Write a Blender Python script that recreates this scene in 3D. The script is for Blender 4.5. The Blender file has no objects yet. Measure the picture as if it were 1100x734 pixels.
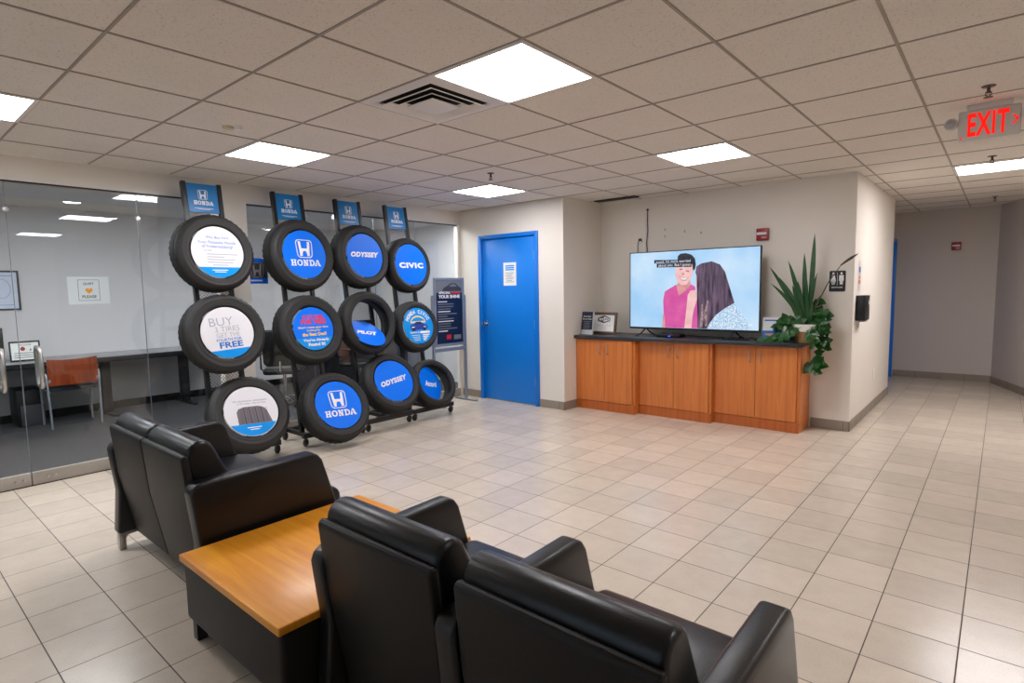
import bpy, bmesh, math, random
from mathutils import Vector, Matrix
PI = math.pi
random.seed(7)
SC = bpy.context.scene
COL = SC.collection

# ------------------------------------------------------------------ camera
CAM = (2.2486, -2.0129, 1.5092)
yaw, pitch, roll = 0.70945, 0.09228, -0.01718
cy, sy, cp, sp = math.cos(yaw), math.sin(yaw), math.cos(pitch), math.sin(pitch)
fwd = Vector((-sy*cp, cy*cp, -sp)); right0 = Vector((cy, sy, 0)); up0 = right0.cross(fwd)
rt = right0*math.cos(roll) + up0*math.sin(roll); up = -right0*math.sin(roll) + up0*math.cos(roll)
cam = bpy.data.cameras.new('camera'); camo = bpy.data.objects.new('camera', cam); COL.objects.link(camo)
M = Matrix((rt, up, -fwd)).transposed().to_4x4(); M.translation = Vector(CAM)
camo.matrix_world = M
cam.sensor_width = 36; cam.lens = 613.62/1100*36; cam.clip_start = .02; cam.clip_end = 200
SC.camera = camo
# ------------------------------------------------------------------ world, exposure
w = bpy.data.worlds.new('sky'); SC.world = w; w.use_nodes = True
bgn = w.node_tree.nodes['Background']; bgn.inputs[0].default_value = (.62, .78, 1, 1); bgn.inputs[1].default_value = 1.6
SC.view_settings.view_transform = 'Standard'; SC.view_settings.look = 'None'
SC.view_settings.gamma = 1; SC.view_settings.use_curve_mapping = False
SC.view_settings.exposure = 0.0
PANEL_E = 25.0
H = 2.593
S = .3048
CT = .6096

# ------------------------------------------------------------------ materials
def lin(c):
    return tuple(((x/255)/12.92 if x/255 <= .04045 else (((x/255)+.055)/1.055)**2.4) for x in c) + (1,)
def mat(name, rgb, rough=.6, metal=0, noise=0, nscale=20, bump=0, bscale=60, spec=.5, coat=0, rgb2=None):
    m = bpy.data.materials.new(name); m.use_nodes = True; nt = m.node_tree; b = nt.nodes['Principled BSDF']
    b.inputs['Roughness'].default_value = rough; b.inputs['Metallic'].default_value = metal
    b.inputs['Specular IOR Level'].default_value = spec; b.inputs['Coat Weight'].default_value = coat
    c = lin(rgb)
    tc = nt.nodes.new('ShaderNodeTexCoord')
    n = nt.nodes.new('ShaderNodeTexNoise'); n.inputs['Scale'].default_value = nscale; n.inputs['Detail'].default_value = 4
    nt.links.new(tc.outputs['Object'], n.inputs['Vector'])
    mx = nt.nodes.new('ShaderNodeMix'); mx.data_type = 'RGBA'
    c2 = lin(rgb2) if rgb2 else tuple(min(1, x*(1-noise)) for x in c[:3]) + (1,)
    mx.inputs['A'].default_value = c; mx.inputs['B'].default_value = c2
    nt.links.new(n.outputs['Fac'], mx.inputs['Factor']); nt.links.new(mx.outputs['Result'], b.inputs['Base Color'])
    if bump:
        n2 = nt.nodes.new('ShaderNodeTexNoise'); n2.inputs['Scale'].default_value = bscale; n2.inputs['Detail'].default_value = 3
        nt.links.new(tc.outputs['Object'], n2.inputs['Vector'])
        bp = nt.nodes.new('ShaderNodeBump'); bp.inputs['Strength'].default_value = bump; bp.inputs['Distance'].default_value = .004
        nt.links.new(n2.outputs['Fac'], bp.inputs['Height']); nt.links.new(bp.outputs['Normal'], b.inputs['Normal'])
    return m
def emat(name, rgb, s, noise=0):
    m = bpy.data.materials.new(name); m.use_nodes = True; nt = m.node_tree; nt.nodes.clear()
    o = nt.nodes.new('ShaderNodeOutputMaterial'); e = nt.nodes.new('ShaderNodeEmission')
    e.inputs[0].default_value = lin(rgb); e.inputs[1].default_value = s
    nt.links.new(e.outputs[0], o.inputs[0]); return m
def wood(name, a, b_, scale=(1, 1, 1), rough=.35, grain=9, coat=.2, dist=2.5):
    m = bpy.data.materials.new(name); m.use_nodes = True; nt = m.node_tree; b = nt.nodes['Principled BSDF']
    tc = nt.nodes.new('ShaderNodeTexCoord'); mp = nt.nodes.new('ShaderNodeMapping'); mp.inputs['Scale'].default_value = scale
    n = nt.nodes.new('ShaderNodeTexNoise'); n.inputs['Scale'].default_value = grain; n.inputs['Detail'].default_value = 6; n.inputs['Distortion'].default_value = .4
    r = nt.nodes.new('ShaderNodeMapRange'); r.inputs[1].default_value = .3; r.inputs[2].default_value = .7
    mx = nt.nodes.new('ShaderNodeMix'); mx.data_type = 'RGBA'; mx.inputs['A'].default_value = lin(a); mx.inputs['B'].default_value = lin(b_)
    L = nt.links.new
    L(tc.outputs['Object'], mp.inputs[0]); L(mp.outputs[0], n.inputs['Vector']); L(n.outputs['Fac'], r.inputs[0]); L(r.outputs[0], mx.inputs['Factor'])
    L(mx.outputs['Result'], b.inputs['Base Color']); b.inputs['Roughness'].default_value = rough; b.inputs['Coat Weight'].default_value = coat
    b.inputs['Coat Roughness'].default_value = .15
    return m
def floor_mat():
    m = bpy.data.materials.new('floor_tile'); m.use_nodes = True; nt = m.node_tree; b = nt.nodes['Principled BSDF']; L = nt.links.new
    def nd(t, **k):
        n = nt.nodes.new(t)
        for a, v in k.items(): setattr(n, a, v)
        return n
    tc = nd('ShaderNodeTexCoord'); mp = nd('ShaderNodeMapping')
    mp.inputs['Location'].default_value = (-.9593/S+100, -.8681/S+100, 0); mp.inputs['Scale'].default_value = (1/S, 1/S, 1)
    L(tc.outputs['Object'], mp.inputs[0]); sx = nd('ShaderNodeSeparateXYZ'); L(mp.outputs[0], sx.inputs[0])
    def m1(op, a, bv=None):
        n = nd('ShaderNodeMath', operation=op)
        if hasattr(a, 'links') or not isinstance(a, (int, float)): L(a, n.inputs[0])
        else: n.inputs[0].default_value = a
        if bv is not None:
            if isinstance(bv, (int, float)): n.inputs[1].default_value = bv
            else: L(bv, n.inputs[1])
        return n.outputs[0]
    def edge(o):
        f = m1('FRACT', o); return m1('MINIMUM', f, m1('SUBTRACT', 1.0, f))
    ex = edge(sx.outputs[0]); ey = edge(sx.outputs[1])
    d = m1('MINIMUM', ex, ey)
    gr = nd('ShaderNodeMapRange'); gr.inputs[1].default_value = .0055; gr.inputs[2].default_value = .0105; L(d, gr.inputs[0])   # 0 grout .. 1 tile
    cx = nd('ShaderNodeCombineXYZ'); L(m1('FLOOR', sx.outputs[0]), cx.inputs[0]); L(m1('FLOOR', sx.outputs[1]), cx.inputs[1])
    wn = nd('ShaderNodeTexWhiteNoise'); wn.noise_dimensions = '2D'; L(cx.outputs[0], wn.inputs['Vector'])
    n1 = nd('ShaderNodeTexNoise'); n1.inputs['Scale'].default_value = 9; n1.inputs['Detail'].default_value = 5; L(tc.outputs['Object'], n1.inputs['Vector'])
    n2 = nd('ShaderNodeTexNoise'); n2.inputs['Scale'].default_value = 170; n2.inputs['Detail'].default_value = 2; L(tc.outputs['Object'], n2.inputs['Vector'])
    mA = nd('ShaderNodeMix', data_type='RGBA'); mA.inputs['A'].default_value = lin(FL_A); mA.inputs['B'].default_value = lin(FL_B); L(n1.outputs['Fac'], mA.inputs['Factor'])
    r2 = nd('ShaderNodeMapRange'); r2.inputs[1].default_value = .60; r2.inputs[2].default_value = .72; r2.inputs[4].default_value = .35; L(n2.outputs['Fac'], r2.inputs[0])
    mB = nd('ShaderNodeMix', data_type='RGBA'); L(r2.outputs[0], mB.inputs['Factor']); L(mA.outputs['Result'], mB.inputs['A']); mB.inputs['B'].default_value = lin((128, 112, 98))
    hv = nd('ShaderNodeHueSaturation'); vr = nd('ShaderNodeMapRange'); vr.inputs[3].default_value = .93; vr.inputs[4].default_value = 1.05
    L(wn.outputs['Value'], vr.inputs[0]); L(vr.outputs[0], hv.inputs['Value']); L(mB.outputs['Result'], hv.inputs['Color'])
    mC = nd('ShaderNodeMix', data_type='RGBA'); L(gr.outputs[0], mC.inputs['Factor']); mC.inputs['A'].default_value = lin((82, 72, 66)); L(hv.outputs['Color'], mC.inputs['B'])
    L(mC.outputs['Result'], b.inputs['Base Color'])
    rr = nd('ShaderNodeMapRange'); rr.inputs[3].default_value = .8; rr.inputs[4].default_value = .24; L(gr.outputs[0], rr.inputs[0]); L(rr.outputs[0], b.inputs['Roughness'])
    b.inputs['Specular IOR Level'].default_value = .55
    bp = nd('ShaderNodeBump'); bp.inputs['Strength'].default_value = .5; bp.inputs['Distance'].default_value = .002; L(gr.outputs[0], bp.inputs['Height']); L(bp.outputs[0], b.inputs['Normal'])
    return m
FL_A, FL_B = (214, 200, 183), (197, 182, 165)
def ceil_mat():
    m = mat('ceiling_tile', (228, 220, 210), .95, noise=.06, nscale=3)
    nt = m.node_tree; b = nt.nodes['Principled BSDF']; L = nt.links.new
    tc = nt.nodes.new('ShaderNodeTexCoord'); v = nt.nodes.new('ShaderNodeTexNoise'); v.inputs['Scale'].default_value = 95; v.inputs['Detail'].default_value = 3
    L(tc.outputs['Object'], v.inputs['Vector']); r = nt.nodes.new('ShaderNodeMapRange'); r.inputs[1].default_value = .58; r.inputs[2].default_value = .70; r.inputs[4].default_value = .38
    L(v.outputs['Fac'], r.inputs[0]); mx = nt.nodes.new('ShaderNodeMix'); mx.data_type = 'RGBA'
    src = b.inputs['Base Color'].links[0].from_socket; L(r.outputs[0], mx.inputs['Factor']); L(src, mx.inputs['A']); mx.inputs['B'].default_value = lin((138, 126, 116))
    L(mx.outputs['Result'], b.inputs['Base Color']); return m
def glass_mat():
    m = bpy.data.materials.new('clear_glass'); m.use_nodes = True; nt = m.node_tree; nt.nodes.clear(); L = nt.links.new
    o = nt.nodes.new('ShaderNodeOutputMaterial'); t = nt.nodes.new('ShaderNodeBsdfTransparent'); g = nt.nodes.new('ShaderNodeBsdfGlossy')
    t.inputs[0].default_value = (.90, .93, .93, 1); g.inputs['Roughness'].default_value = .0; g.inputs[0].default_value = (1, 1, 1, 1)
    f = nt.nodes.new('ShaderNodeFresnel'); ge = nt.nodes.new('ShaderNodeNewGeometry'); mr = nt.nodes.new('ShaderNodeMapRange')   # 1.5 on both faces of the pane
    mr.inputs[3].default_value = 1.5; mr.inputs[4].default_value = 1/1.5; L(ge.outputs['Backfacing'], mr.inputs[0]); L(mr.outputs[0], f.inputs[0])
    mul = nt.nodes.new('ShaderNodeMath'); mul.operation = 'MULTIPLY'; mul.inputs[1].default_value = 1.0; mul.use_clamp = True
    mx = nt.nodes.new('ShaderNodeMixShader'); L(f.outputs[0], mul.inputs[0]); L(mul.outputs[0], mx.inputs[0]); L(t.outputs[0], mx.inputs[1]); L(g.outputs[0], mx.inputs[2]); L(mx.outputs[0], o.inputs[0])
    return m
def carpet_mat():
    return mat('grey_carpet', (66, 64, 66), .95, noise=.6, nscale=140, bump=.8, bscale=300, rgb2=(40, 40, 42))

MW = mat('wall_paint', (229, 221, 210), .75, noise=.03, nscale=2, bump=.06, bscale=250)
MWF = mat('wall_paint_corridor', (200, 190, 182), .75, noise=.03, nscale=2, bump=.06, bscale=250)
MOFF = mat('office_wall_paint', (210, 208, 209), .8, noise=.04, nscale=2)
MFL = floor_mat(); MCE = ceil_mat(); MGL = glass_mat(); MCP = carpet_mat()
MTB = mat('ceiling_grid_metal', (160, 148, 136), .6, noise=.05)
MBB = mat('baseboard_tile', (150, 138, 124), .45, noise=.15, nscale=12)
MBBJ = mat('baseboard_joint', (88, 78, 70), .8)
MBLUE = mat('blue_door_paint', (0, 124, 222), .38, noise=.05, nscale=3)
MBLUE2 = mat('blue_frame_paint', (0, 116, 212), .35, noise=.05, nscale=3)
MPANEL = emat('light_diffuser', (252, 251, 255), PANEL_E)
MPANEL2 = emat('office_light_diffuser', (250, 250, 255), PANEL_E*1.5)
MWHM = mat('white_metal', (225, 220, 214), .4, noise=.03)
MALU = mat('brushed_aluminium', (190, 188, 184), .32, 1, noise=.15, nscale=60)
MALUP = mat('satin_aluminium_rail', (178, 170, 160), .5, .35, noise=.1, nscale=40)
MSIL = mat('silver_grey_frame', (150, 155, 163), .4, .5, noise=.08)
MCHR = mat('chrome', (205, 205, 205), .15, 1, noise=.05)
MBLK = mat('black_metal', (20, 20, 21), .4, .0, noise=.2)
MBLKP = mat('black_plastic', (14, 14, 16), .35, noise=.2)
MDK = mat('dark_void', (38, 36, 35), .9, noise=.1)
MLEA = mat('black_leather', (14, 13, 14), .33, noise=.3, nscale=30, bump=.12, bscale=180, spec=.42)
MLEB = mat('black_leather_back', (23, 20, 18), .5, noise=.15, nscale=14, bump=.2, bscale=220, spec=.3)
MRUB = mat('tyre_rubber', (40, 38, 37), .62, noise=.3, nscale=25, bump=.3, bscale=120)
MRUBT = mat('tyre_tread_rubber', (30, 29, 28), .75, noise=.3, nscale=40, bump=.4, bscale=150)
MBD = mat('blue_disc', (0, 116, 244), .4, spec=.2, noise=.03)
MBD2 = mat('light_blue_disc', (6, 146, 230), .4, spec=.2, noise=.03)
MBH = mat('header_blue', (10, 118, 184), .35, noise=.03)
MWH = mat('white_print', (238, 236, 236), .4, noise=.02)
MWHD = mat('white_disc', (226, 224, 228), .35, noise=.02)
MGR = mat('grey_print', (120, 122, 130), .5)
MDG = mat('dark_print', (60, 60, 66), .5)
MBP = mat('blue_print', (10, 105, 190), .4)
MNAVY = mat('navy_print', (18, 30, 56), .35, noise=.1)
MRED = mat('red_print', (222, 28, 40), .4)
MYEL = mat('yellow_print', (240, 205, 30), .4)
MREDA = mat('red_alarm_plastic', (150, 18, 18), .35, noise=.1)
MCAB = wood('orange_wood_laminate', (216, 130, 62), (198, 108, 46), (9, 9, .5), .38, 3, .15)
MCABD = wood('dark_orange_wood_laminate', (192, 104, 42), (172, 86, 32), (9, 9, .5), .4, 3, .1)
MTT = wood('honey_wood_top', (236, 160, 38), (214, 132, 22), (1.0, 14, 1), .38, 2.2, .1)
MCOU = mat('charcoal_countertop', (52, 55, 60), .35, noise=.4, nscale=60, rgb2=(36, 38, 42))
MCH = wood('red_brown_plywood', (150, 62, 18), (108, 38, 8), (1, 9, 1), .3, 3, .3)
MLEAF = mat('deep_green_leaf', (34, 88, 34), .4, noise=.5, nscale=16, rgb2=(16, 52, 22))
MLEAF2 = mat('pothos_leaf', (44, 104, 36), .32, noise=.5, nscale=22, rgb2=(14, 50, 20))
MBRN = mat('brown_stalk', (74, 54, 40), .6, noise=.2)
MPOT = mat('white_glaze', (226, 222, 214), .25, noise=.03)
MTER = wood('tan_wicker', (196, 150, 92), (150, 104, 60), (6, 6, 20), .6, 8, 0)
MFRM = wood('walnut_frame', (92, 58, 38), (66, 40, 26), (8, 8, 8), .4, 4, .2)
MPAP = mat('white_paper', (236, 236, 232), .6, noise=.02)
MPAPG = mat('grey_tint_paper', (206, 218, 222), .6, noise=.03)

# ------------------------------------------------------------------ mesh helpers
def link(name, bm, m, parent=None, smooth=40, loc=None, rot=None):
    me = bpy.data.meshes.new(name)
    bmesh.ops.recalc_face_normals(bm, faces=bm.faces[:])
    bm.to_mesh(me); bm.free()
    for x in (m if isinstance(m, (list, tuple)) else [m]): me.materials.append(x)
    if smooth:
        for p in me.polygons: p.use_smooth = True
        me.set_sharp_from_angle(angle=math.radians(smooth))
    o = bpy.data.objects.new(name, me); COL.objects.link(o)
    if parent is not None: o.parent = parent
    if loc: o.location = loc
    if rot: o.rotation_euler = rot
    return o
def struct(o): o['kind'] = 'structure'; return o
def tag(o, label, cat, group=None):
    o['label'] = label; o['category'] = cat
    if group: o['group'] = group
    return o
def thing(name, label, cat, loc=(0, 0, 0), rot=(0, 0, 0), group=None):
    o = bpy.data.objects.new(name, None); o.empty_display_size = .1; COL.objects.link(o); o.location = loc; o.rotation_euler = rot
    return tag(o, label, cat, group)
def NB(): return bmesh.new()
def box(bm, x0, x1, y0, y1, z0, z1, bev=0, seg=2, mi=0, mtx=None):
    vs = [bm.verts.new(p) for p in ((x0,y0,z0),(x1,y0,z0),(x1,y1,z0),(x0,y1,z0),(x0,y0,z1),(x1,y0,z1),(x1,y1,z1),(x0,y1,z1))]
    fs = [bm.faces.new([vs[i] for i in f]) for f in ((0,3,2,1),(4,5,6,7),(0,1,5,4),(1,2,6,5),(2,3,7,6),(3,0,4,7))]
    for f in fs: f.material_index = mi
    if mtx is not None: bmesh.ops.transform(bm, matrix=mtx, verts=vs)
    if bev:
        es = list({e for f in fs for e in f.edges})
        bmesh.ops.bevel(bm, geom=es, offset=bev, segments=seg, affect='EDGES', profile=.5)
    return fs
def prism(bm, poly, a0, a1, axis='x', bev=0, seg=2, mi=0):
    """extrude a 2-D polygon along an axis: poly (y,z) for x, (x,z) for y, (x,y) for z"""
    def P(p, a): return {'x': (a, p[0], p[1]), 'y': (p[0], a, p[1]), 'z': (p[0], p[1], a)}[axis]
    v0 = [bm.verts.new(P(p, a0)) for p in poly]; v1 = [bm.verts.new(P(p, a1)) for p in poly]
    fs = [bm.faces.new(v0[::-1]), bm.faces.new(v1)]
    n = len(poly)
    for i in range(n): fs.append(bm.faces.new([v0[i], v0[(i+1) % n], v1[(i+1) % n], v1[i]]))
    for f in fs: f.material_index = mi
    if bev:
        bmesh.ops.recalc_face_normals(bm, faces=fs)
        es = list({e for f in fs for e in f.edges if e.calc_face_angle(0) > .5})
        bmesh.ops.bevel(bm, geom=es, offset=bev, segments=seg, affect='EDGES', profile=.5)
    return fs
def tube(bm, pts, r, n=10, mi=0, caps=True):
    pts = [Vector(p) for p in pts]; rings = []; N = len(pts)
    rr = r if isinstance(r, (list, tuple)) else [r]*N
    prev = None
    for i, p in enumerate(pts):
        t = (pts[min(i+1, N-1)] - pts[max(i-1, 0)]).normalized()
        if prev is None:
            a = Vector((0, 0, 1)) if abs(t.z) < .9 else Vector((1, 0, 0)); u = t.cross(a).normalized()
        else: u = (prev - t*prev.dot(t)).normalized()
        prev = u; v = t.cross(u)
        rings.append([bm.verts.new(p + (u*math.cos(2*PI*k/n) + v*math.sin(2*PI*k/n))*rr[i]) for k in range(n)])
    for i in range(N-1):
        for k in range(n):
            f = bm.faces.new([rings[i][k], rings[i][(k+1) % n], rings[i+1][(k+1) % n], rings[i+1][k]]); f.material_index = mi
    if caps:
        for ring in (rings[0], rings[-1]):
            f = bm.faces.new(ring); f.material_index = mi
def lathe(bm, prof, n=32, axis='z', c=(0, 0, 0), mi=0, close=False):
    """prof: (radius, height)"""
    rings = []
    for r, h in prof:
        ring = []
        for k in range(n):
            a = 2*PI*k/n; x, y = r*math.cos(a), r*math.sin(a)
            p = {'z': (x, y, h), 'x': (h, x, y), 'y': (x, h, y)}[axis]
            ring.append(bm.verts.new((p[0]+c[0], p[1]+c[1], p[2]+c[2])))
        rings.append(ring)
    m = len(rings)
    for i in range(m if close else m-1):
        a, b = rings[i], rings[(i+1) % m]
        for k in range(n):
            f = bm.faces.new([a[k], a[(k+1) % n], b[(k+1) % n], b[k]]); f.material_index = mi
    if not close:
        for ring in (rings[0], rings[-1]):
            f = bm.faces.new(ring); f.material_index = mi
def flat(bm, pts, mi=0, h=.0006, F=None):
    """thin raised print: polygon in (right, up) pushed out by h; F maps (a, b, out) to a point"""
    v0 = [bm.verts.new(F(a, b, 0)) for a, b in pts]; v1 = [bm.verts.new(F(a, b, h)) for a, b in pts]
    fs = [bm.faces.new(v1), bm.faces.new(v0[::-1])]
    n = len(pts)
    for i in range(n): fs.append(bm.faces.new([v0[i], v0[(i+1) % n], v1[(i+1) % n], v1[i]]))
    for f in fs: f.material_index = mi
def ring2(bm, outer, inner, mi=0, h=.0006, F=None):
    n = len(outer)
    vo = [bm.verts.new(F(a, b, h)) for a, b in outer]; vi = [bm.verts.new(F(a, b, h)) for a, b in inner]
    for i in range(n):
        f = bm.faces.new([vo[i], vo[(i+1) % n], vi[(i+1) % n], vi[i]]); f.material_index = mi
def ell(cx, cy_, rx, ry, n=24, a0=0, a1=2*PI, full=True):
    m = n if full else n+1
    return [(cx+rx*math.cos(a0+(a1-a0)*k/n), cy_+ry*math.sin(a0+(a1-a0)*k/n)) for k in range(m)]
def rrect(x0, x1, y0, y1, r, n=5, tap=0):
    out = []
    for cx, cy_, a in ((x1-r, y1-r, 0), (x0+r, y1-r, 90), (x0+r, y0+r, 180), (x1-r, y0+r, 270)):
        for k in range(n+1):
            t = math.radians(a+90*k/n); out.append([cx+r*math.cos(t), cy_+r*math.sin(t)])
    if tap:
        for p in out:
            f = (y1-p[1])/(y1-y0); p[0] = (x0+x1)/2 + (p[0]-(x0+x1)/2)*(1-tap*f)
    return [tuple(p) for p in out]
_tc = {}
def text_geo(s, bold=0, shear=0, spacing=1):
    key = (s, bold, shear, spacing)
    if key in _tc: return _tc[key]
    cu = bpy.data.curves.new('t', 'FONT'); cu.body = s; cu.size = 1; cu.offset = bold; cu.shear = shear; cu.space_character = spacing
    cu.align_x = 'CENTER'; cu.resolution_u = 3
    o = bpy.data.objects.new('t', cu); COL.objects.link(o)
    dg = bpy.context.evaluated_depsgraph_get(); me = bpy.data.meshes.new_from_object(o.evaluated_get(dg))
    vs = [(v.co.x, v.co.y) for v in me.vertices]; fs = [tuple(p.vertices) for p in me.polygons]
    bpy.data.objects.remove(o); bpy.data.curves.remove(cu); bpy.data.meshes.remove(me)
    xs = [v[0] for v in vs]; ys = [v[1] for v in vs]
    _tc[key] = (vs, fs, min(xs), max(xs), min(ys), max(ys)); return _tc[key]
def text(bm, s, cx, cy_, hgt=None, width=None, F=None, mi=0, h=.0012, bold=0, shear=0, rot=0, spacing=1, warp=None, capref=None):
    """put s centred on (cx, cy_); hgt = drawn cap height, width = drawn width (stretches)"""
    vs, fs, x0, x1, y0, y1 = text_geo(s, bold, shear, spacing)
    ch = capref or (y1-y0); sy_ = (hgt/ch) if hgt else width/(x1-x0); sx_ = (width/(x1-x0)) if width else sy_
    c, sn = math.cos(rot), math.sin(rot); nv = []
    for x, y in vs:
        a, b = (x-(x0+x1)/2)*sx_, (y-(y0+y1)/2)*sy_
        a, b = a*c-b*sn+cx, a*sn+b*c+cy_
        if warp: a, b = warp(a, b)
        nv.append(bm.verts.new(F(a, b, h)))
    for f in fs:
        try:
            q = bm.faces.new([nv[i] for i in f]); q.material_index = mi
        except ValueError: pass
def Fx(x=0, y=0, z=0):    # right=+y, up=+z, out=+x
    return lambda a, b, h: (x+h, y+a, z+b)
def Fy(x=0, y=0, z=0):    # facing -y: right=+x, up=+z, out=-y
    return lambda a, b, h: (x+a, y-h, z+b)
def rot2(F, ang, cx=0, cy_=0):
    c, s = math.cos(ang), math.sin(ang)
    return lambda a, b, h: F(cx+(a-cx)*c-(b-cy_)*s, cy_+(a-cx)*s+(b-cy_)*c, h)

# ------------------------------------------------------------------ lettering pieces
def slab_word(bm, cx, cy_, w_, h_, F, mi=0):
    """the wide slab-serif capitals H O N D A"""
    n = 5; cw = w_/n; g = cw*.07; t = cw*.22; sh = h_*.17
    def q(p): flat(bm, p, mi, .0012, F)
    def rect(a0, a1, b0, b1): q([(a0, b0), (a1, b0), (a1, b1), (a0, b1)])
    x = cx-w_/2; y0 = cy_-h_/2; y1 = cy_+h_/2
    def H(x0, x1):
        for s in (x0, x1-t*1.75): rect(s, s+t*1.75, y0, y0+sh); rect(s, s+t*1.75, y1-sh, y1); rect(s+t*.38, s+t*1.38, y0+sh, y1-sh)
        rect(x0+t*1.38, x1-t*1.38, cy_-sh*.5, cy_+sh*.5)
    H(x+g, x+cw-g)
    a0, a1 = x+cw+g*.6, x+2*cw-g*.6
    ring2(bm, ell((a0+a1)/2, cy_, (a1-a0)/2, h_/2), ell((a0+a1)/2, cy_, (a1-a0)/2-t*1.05, h_/2-sh), mi, .0012, F)
    a0, a1 = x+2*cw+g, x+3*cw-g
    rect(a0, a0+t*1.6, y0, y0+sh); rect(a0, a0+t*1.1, y1-sh, y1); rect(a0+t*.45, a0+t*1.1, y0+sh, y1-sh)
    rect(a1-t*1.6, a1, y1-sh, y1); rect(a1-t*1.15, a1-t*.5, y0, y1-sh)
    q([(a0+t*.3, y1), (a0+t*1.5, y1), (a1-t*.5, y0), (a1-t*1.6, y0)])
    a0, a1 = x+3*cw+g, x+4*cw-g*.4
    rect(a0, a0+t*.5, y0, y0+sh); rect(a0, a0+t*.5, y1-sh, y1); rect(a0+t*.4, a0+t*1.4, y0, y1)
    o = [(a0+t*1.3, y0)] + ell(a1-h_*.55, cy_, h_*.55, h_/2, 12, -PI/2, PI/2, False) + [(a0+t*1.3, y1)]
    i = [(a0+t*1.3, y0+sh)] + ell(a1-h_*.55, cy_, h_*.55-t*1.05, h_/2-sh, 12, -PI/2, PI/2, False) + [(a0+t*1.3, y1-sh)]
    for k in range(len(o)-1): q([o[k], o[k+1], i[k+1], i[k]])
    a0, a1 = x+4*cw-g*.6, x+5*cw; m_ = (a0+a1)/2
    rect(a0, a0+t*1.5, y0, y0+sh); rect(a1-t*2, a1, y0, y0+sh)
    q([(a0+t*.4, y0+sh), (a0+t*.95, y0+sh), (m_+t*.1, y1), (m_-t*.5, y1)])
    q([(a1-t*1.6, y0+sh), (a1-t*.45, y0+sh), (m_+t*.6, y1), (m_-t*.5, y1)])
    rect(m_-t*1.1, m_+t*.9, y0+h_*.27, y0+h_*.4)
def emblem(bm, cx, cy_, w_, h_, F, mi=0):
    """rounded, downward-tapering badge outline with a flared H inside"""
    o = rrect(cx-w_/2, cx+w_/2, cy_-h_/2, cy_+h_/2, w_*.2, 5, .13)
    i = rrect(cx-w_*.455, cx+w_*.455, cy_-h_*.46, cy_+h_*.46, w_*.17, 5, .13)
    ring2(bm, o, i, mi, .0012, F)
    def q(p): flat(bm, [(cx+a*w_, cy_+b*h_) for a, b in p], mi, .0013, F)
    for s in (-1, 1):
        q([(s*.335, .40), (s*.205, .40), (s*.165, .03), (s*.13, -.40), (s*.275, -.40), (s*.30, 0)][::s])
    q([(-.17, .02), (.17, .02), (.15, -.13), (-.15, -.13)])
    q([(-.15, -.13), (-.08, -.13), (-.14, -.30)]); q([(.15, -.13), (.08, -.13), (.14, -.30)])

# ------------------------------------------------------------------ the setting
XG = -3.58; YB = -6.0; XR = 5.0
bm = NB(); box(bm, XG, 6.0, YB-.1, 9.1, -.06, 0); o = struct(link('floor', bm, MFL, smooth=0))
bm = NB(); box(bm, -6.85, XG-.03, YB, 4.4, -.055, .004); o = struct(link('floor_office_carpet', bm, MCP, smooth=0))
bm = NB(); box(bm, -6.9, 6.2, YB-.2, 9.2, H, H+.06); struct(link('ceiling', bm, MCE, smooth=0))

LIGHTS = [(0, 0), (-4, 0), (0, 4), (-4, 4), (-4, -3), (5, 0)]
bm = NB(); tb = .0065
for i in range(-5, 10):
    x = i*CT; box(bm, x-tb, x+tb, YB, 8.94, H-.004, H+.002)
for j in range(-9, 15):
    y = j*CT; box(bm, XG+.06, XR if y < 1 else 4.9, y-tb, y+tb, H-.0036, H+.002)
struct(link('trim_1', bm, MTB, smooth=0))

def wall(name, segs, z0, z1, m, t=.1, side=1):
    """segs: list of (x0,y0,x1,y1) boxes"""
    bm = NB()
    for a in segs: box(bm, *a)
    return struct(link(name, bm, m, smooth=0))
def wbox(bm, x0, x1, y0, y1, z0=0, z1=H): box(bm, x0, x1, y0, y1, z0, z1)

# wall above the glass front and its pillar
bm = NB(); wbox(bm, XG-.12, XG, YB, 3.68, 2.44, H); wbox(bm, XG-.12, XG+.004, .40, .70, .0, 2.45)
struct(link('wall_left', bm, MW, smooth=0))
bm = NB(); box(bm, XG-.07, XG+.006, YB, .40, 2.405, 2.44); box(bm, XG-.07, XG+.006, .70, 3.66, 2.405, 2.44)
struct(link('trim_2', bm, MWHM, smooth=0))
bm = NB(); box(bm, XG-.05, XG+.004, YB, .40, 2.392, 2.405); box(bm, XG-.05, XG+.004, .70, 3.66, 2.392, 2.405)
struct(link('trim_3', bm, MBLKP, smooth=0))
bm = NB(); box(bm, XG-.06, XG+.01, 3.635, 3.68, 0, 2.405); struct(link('trim_4', bm, MW, smooth=0))

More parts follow.
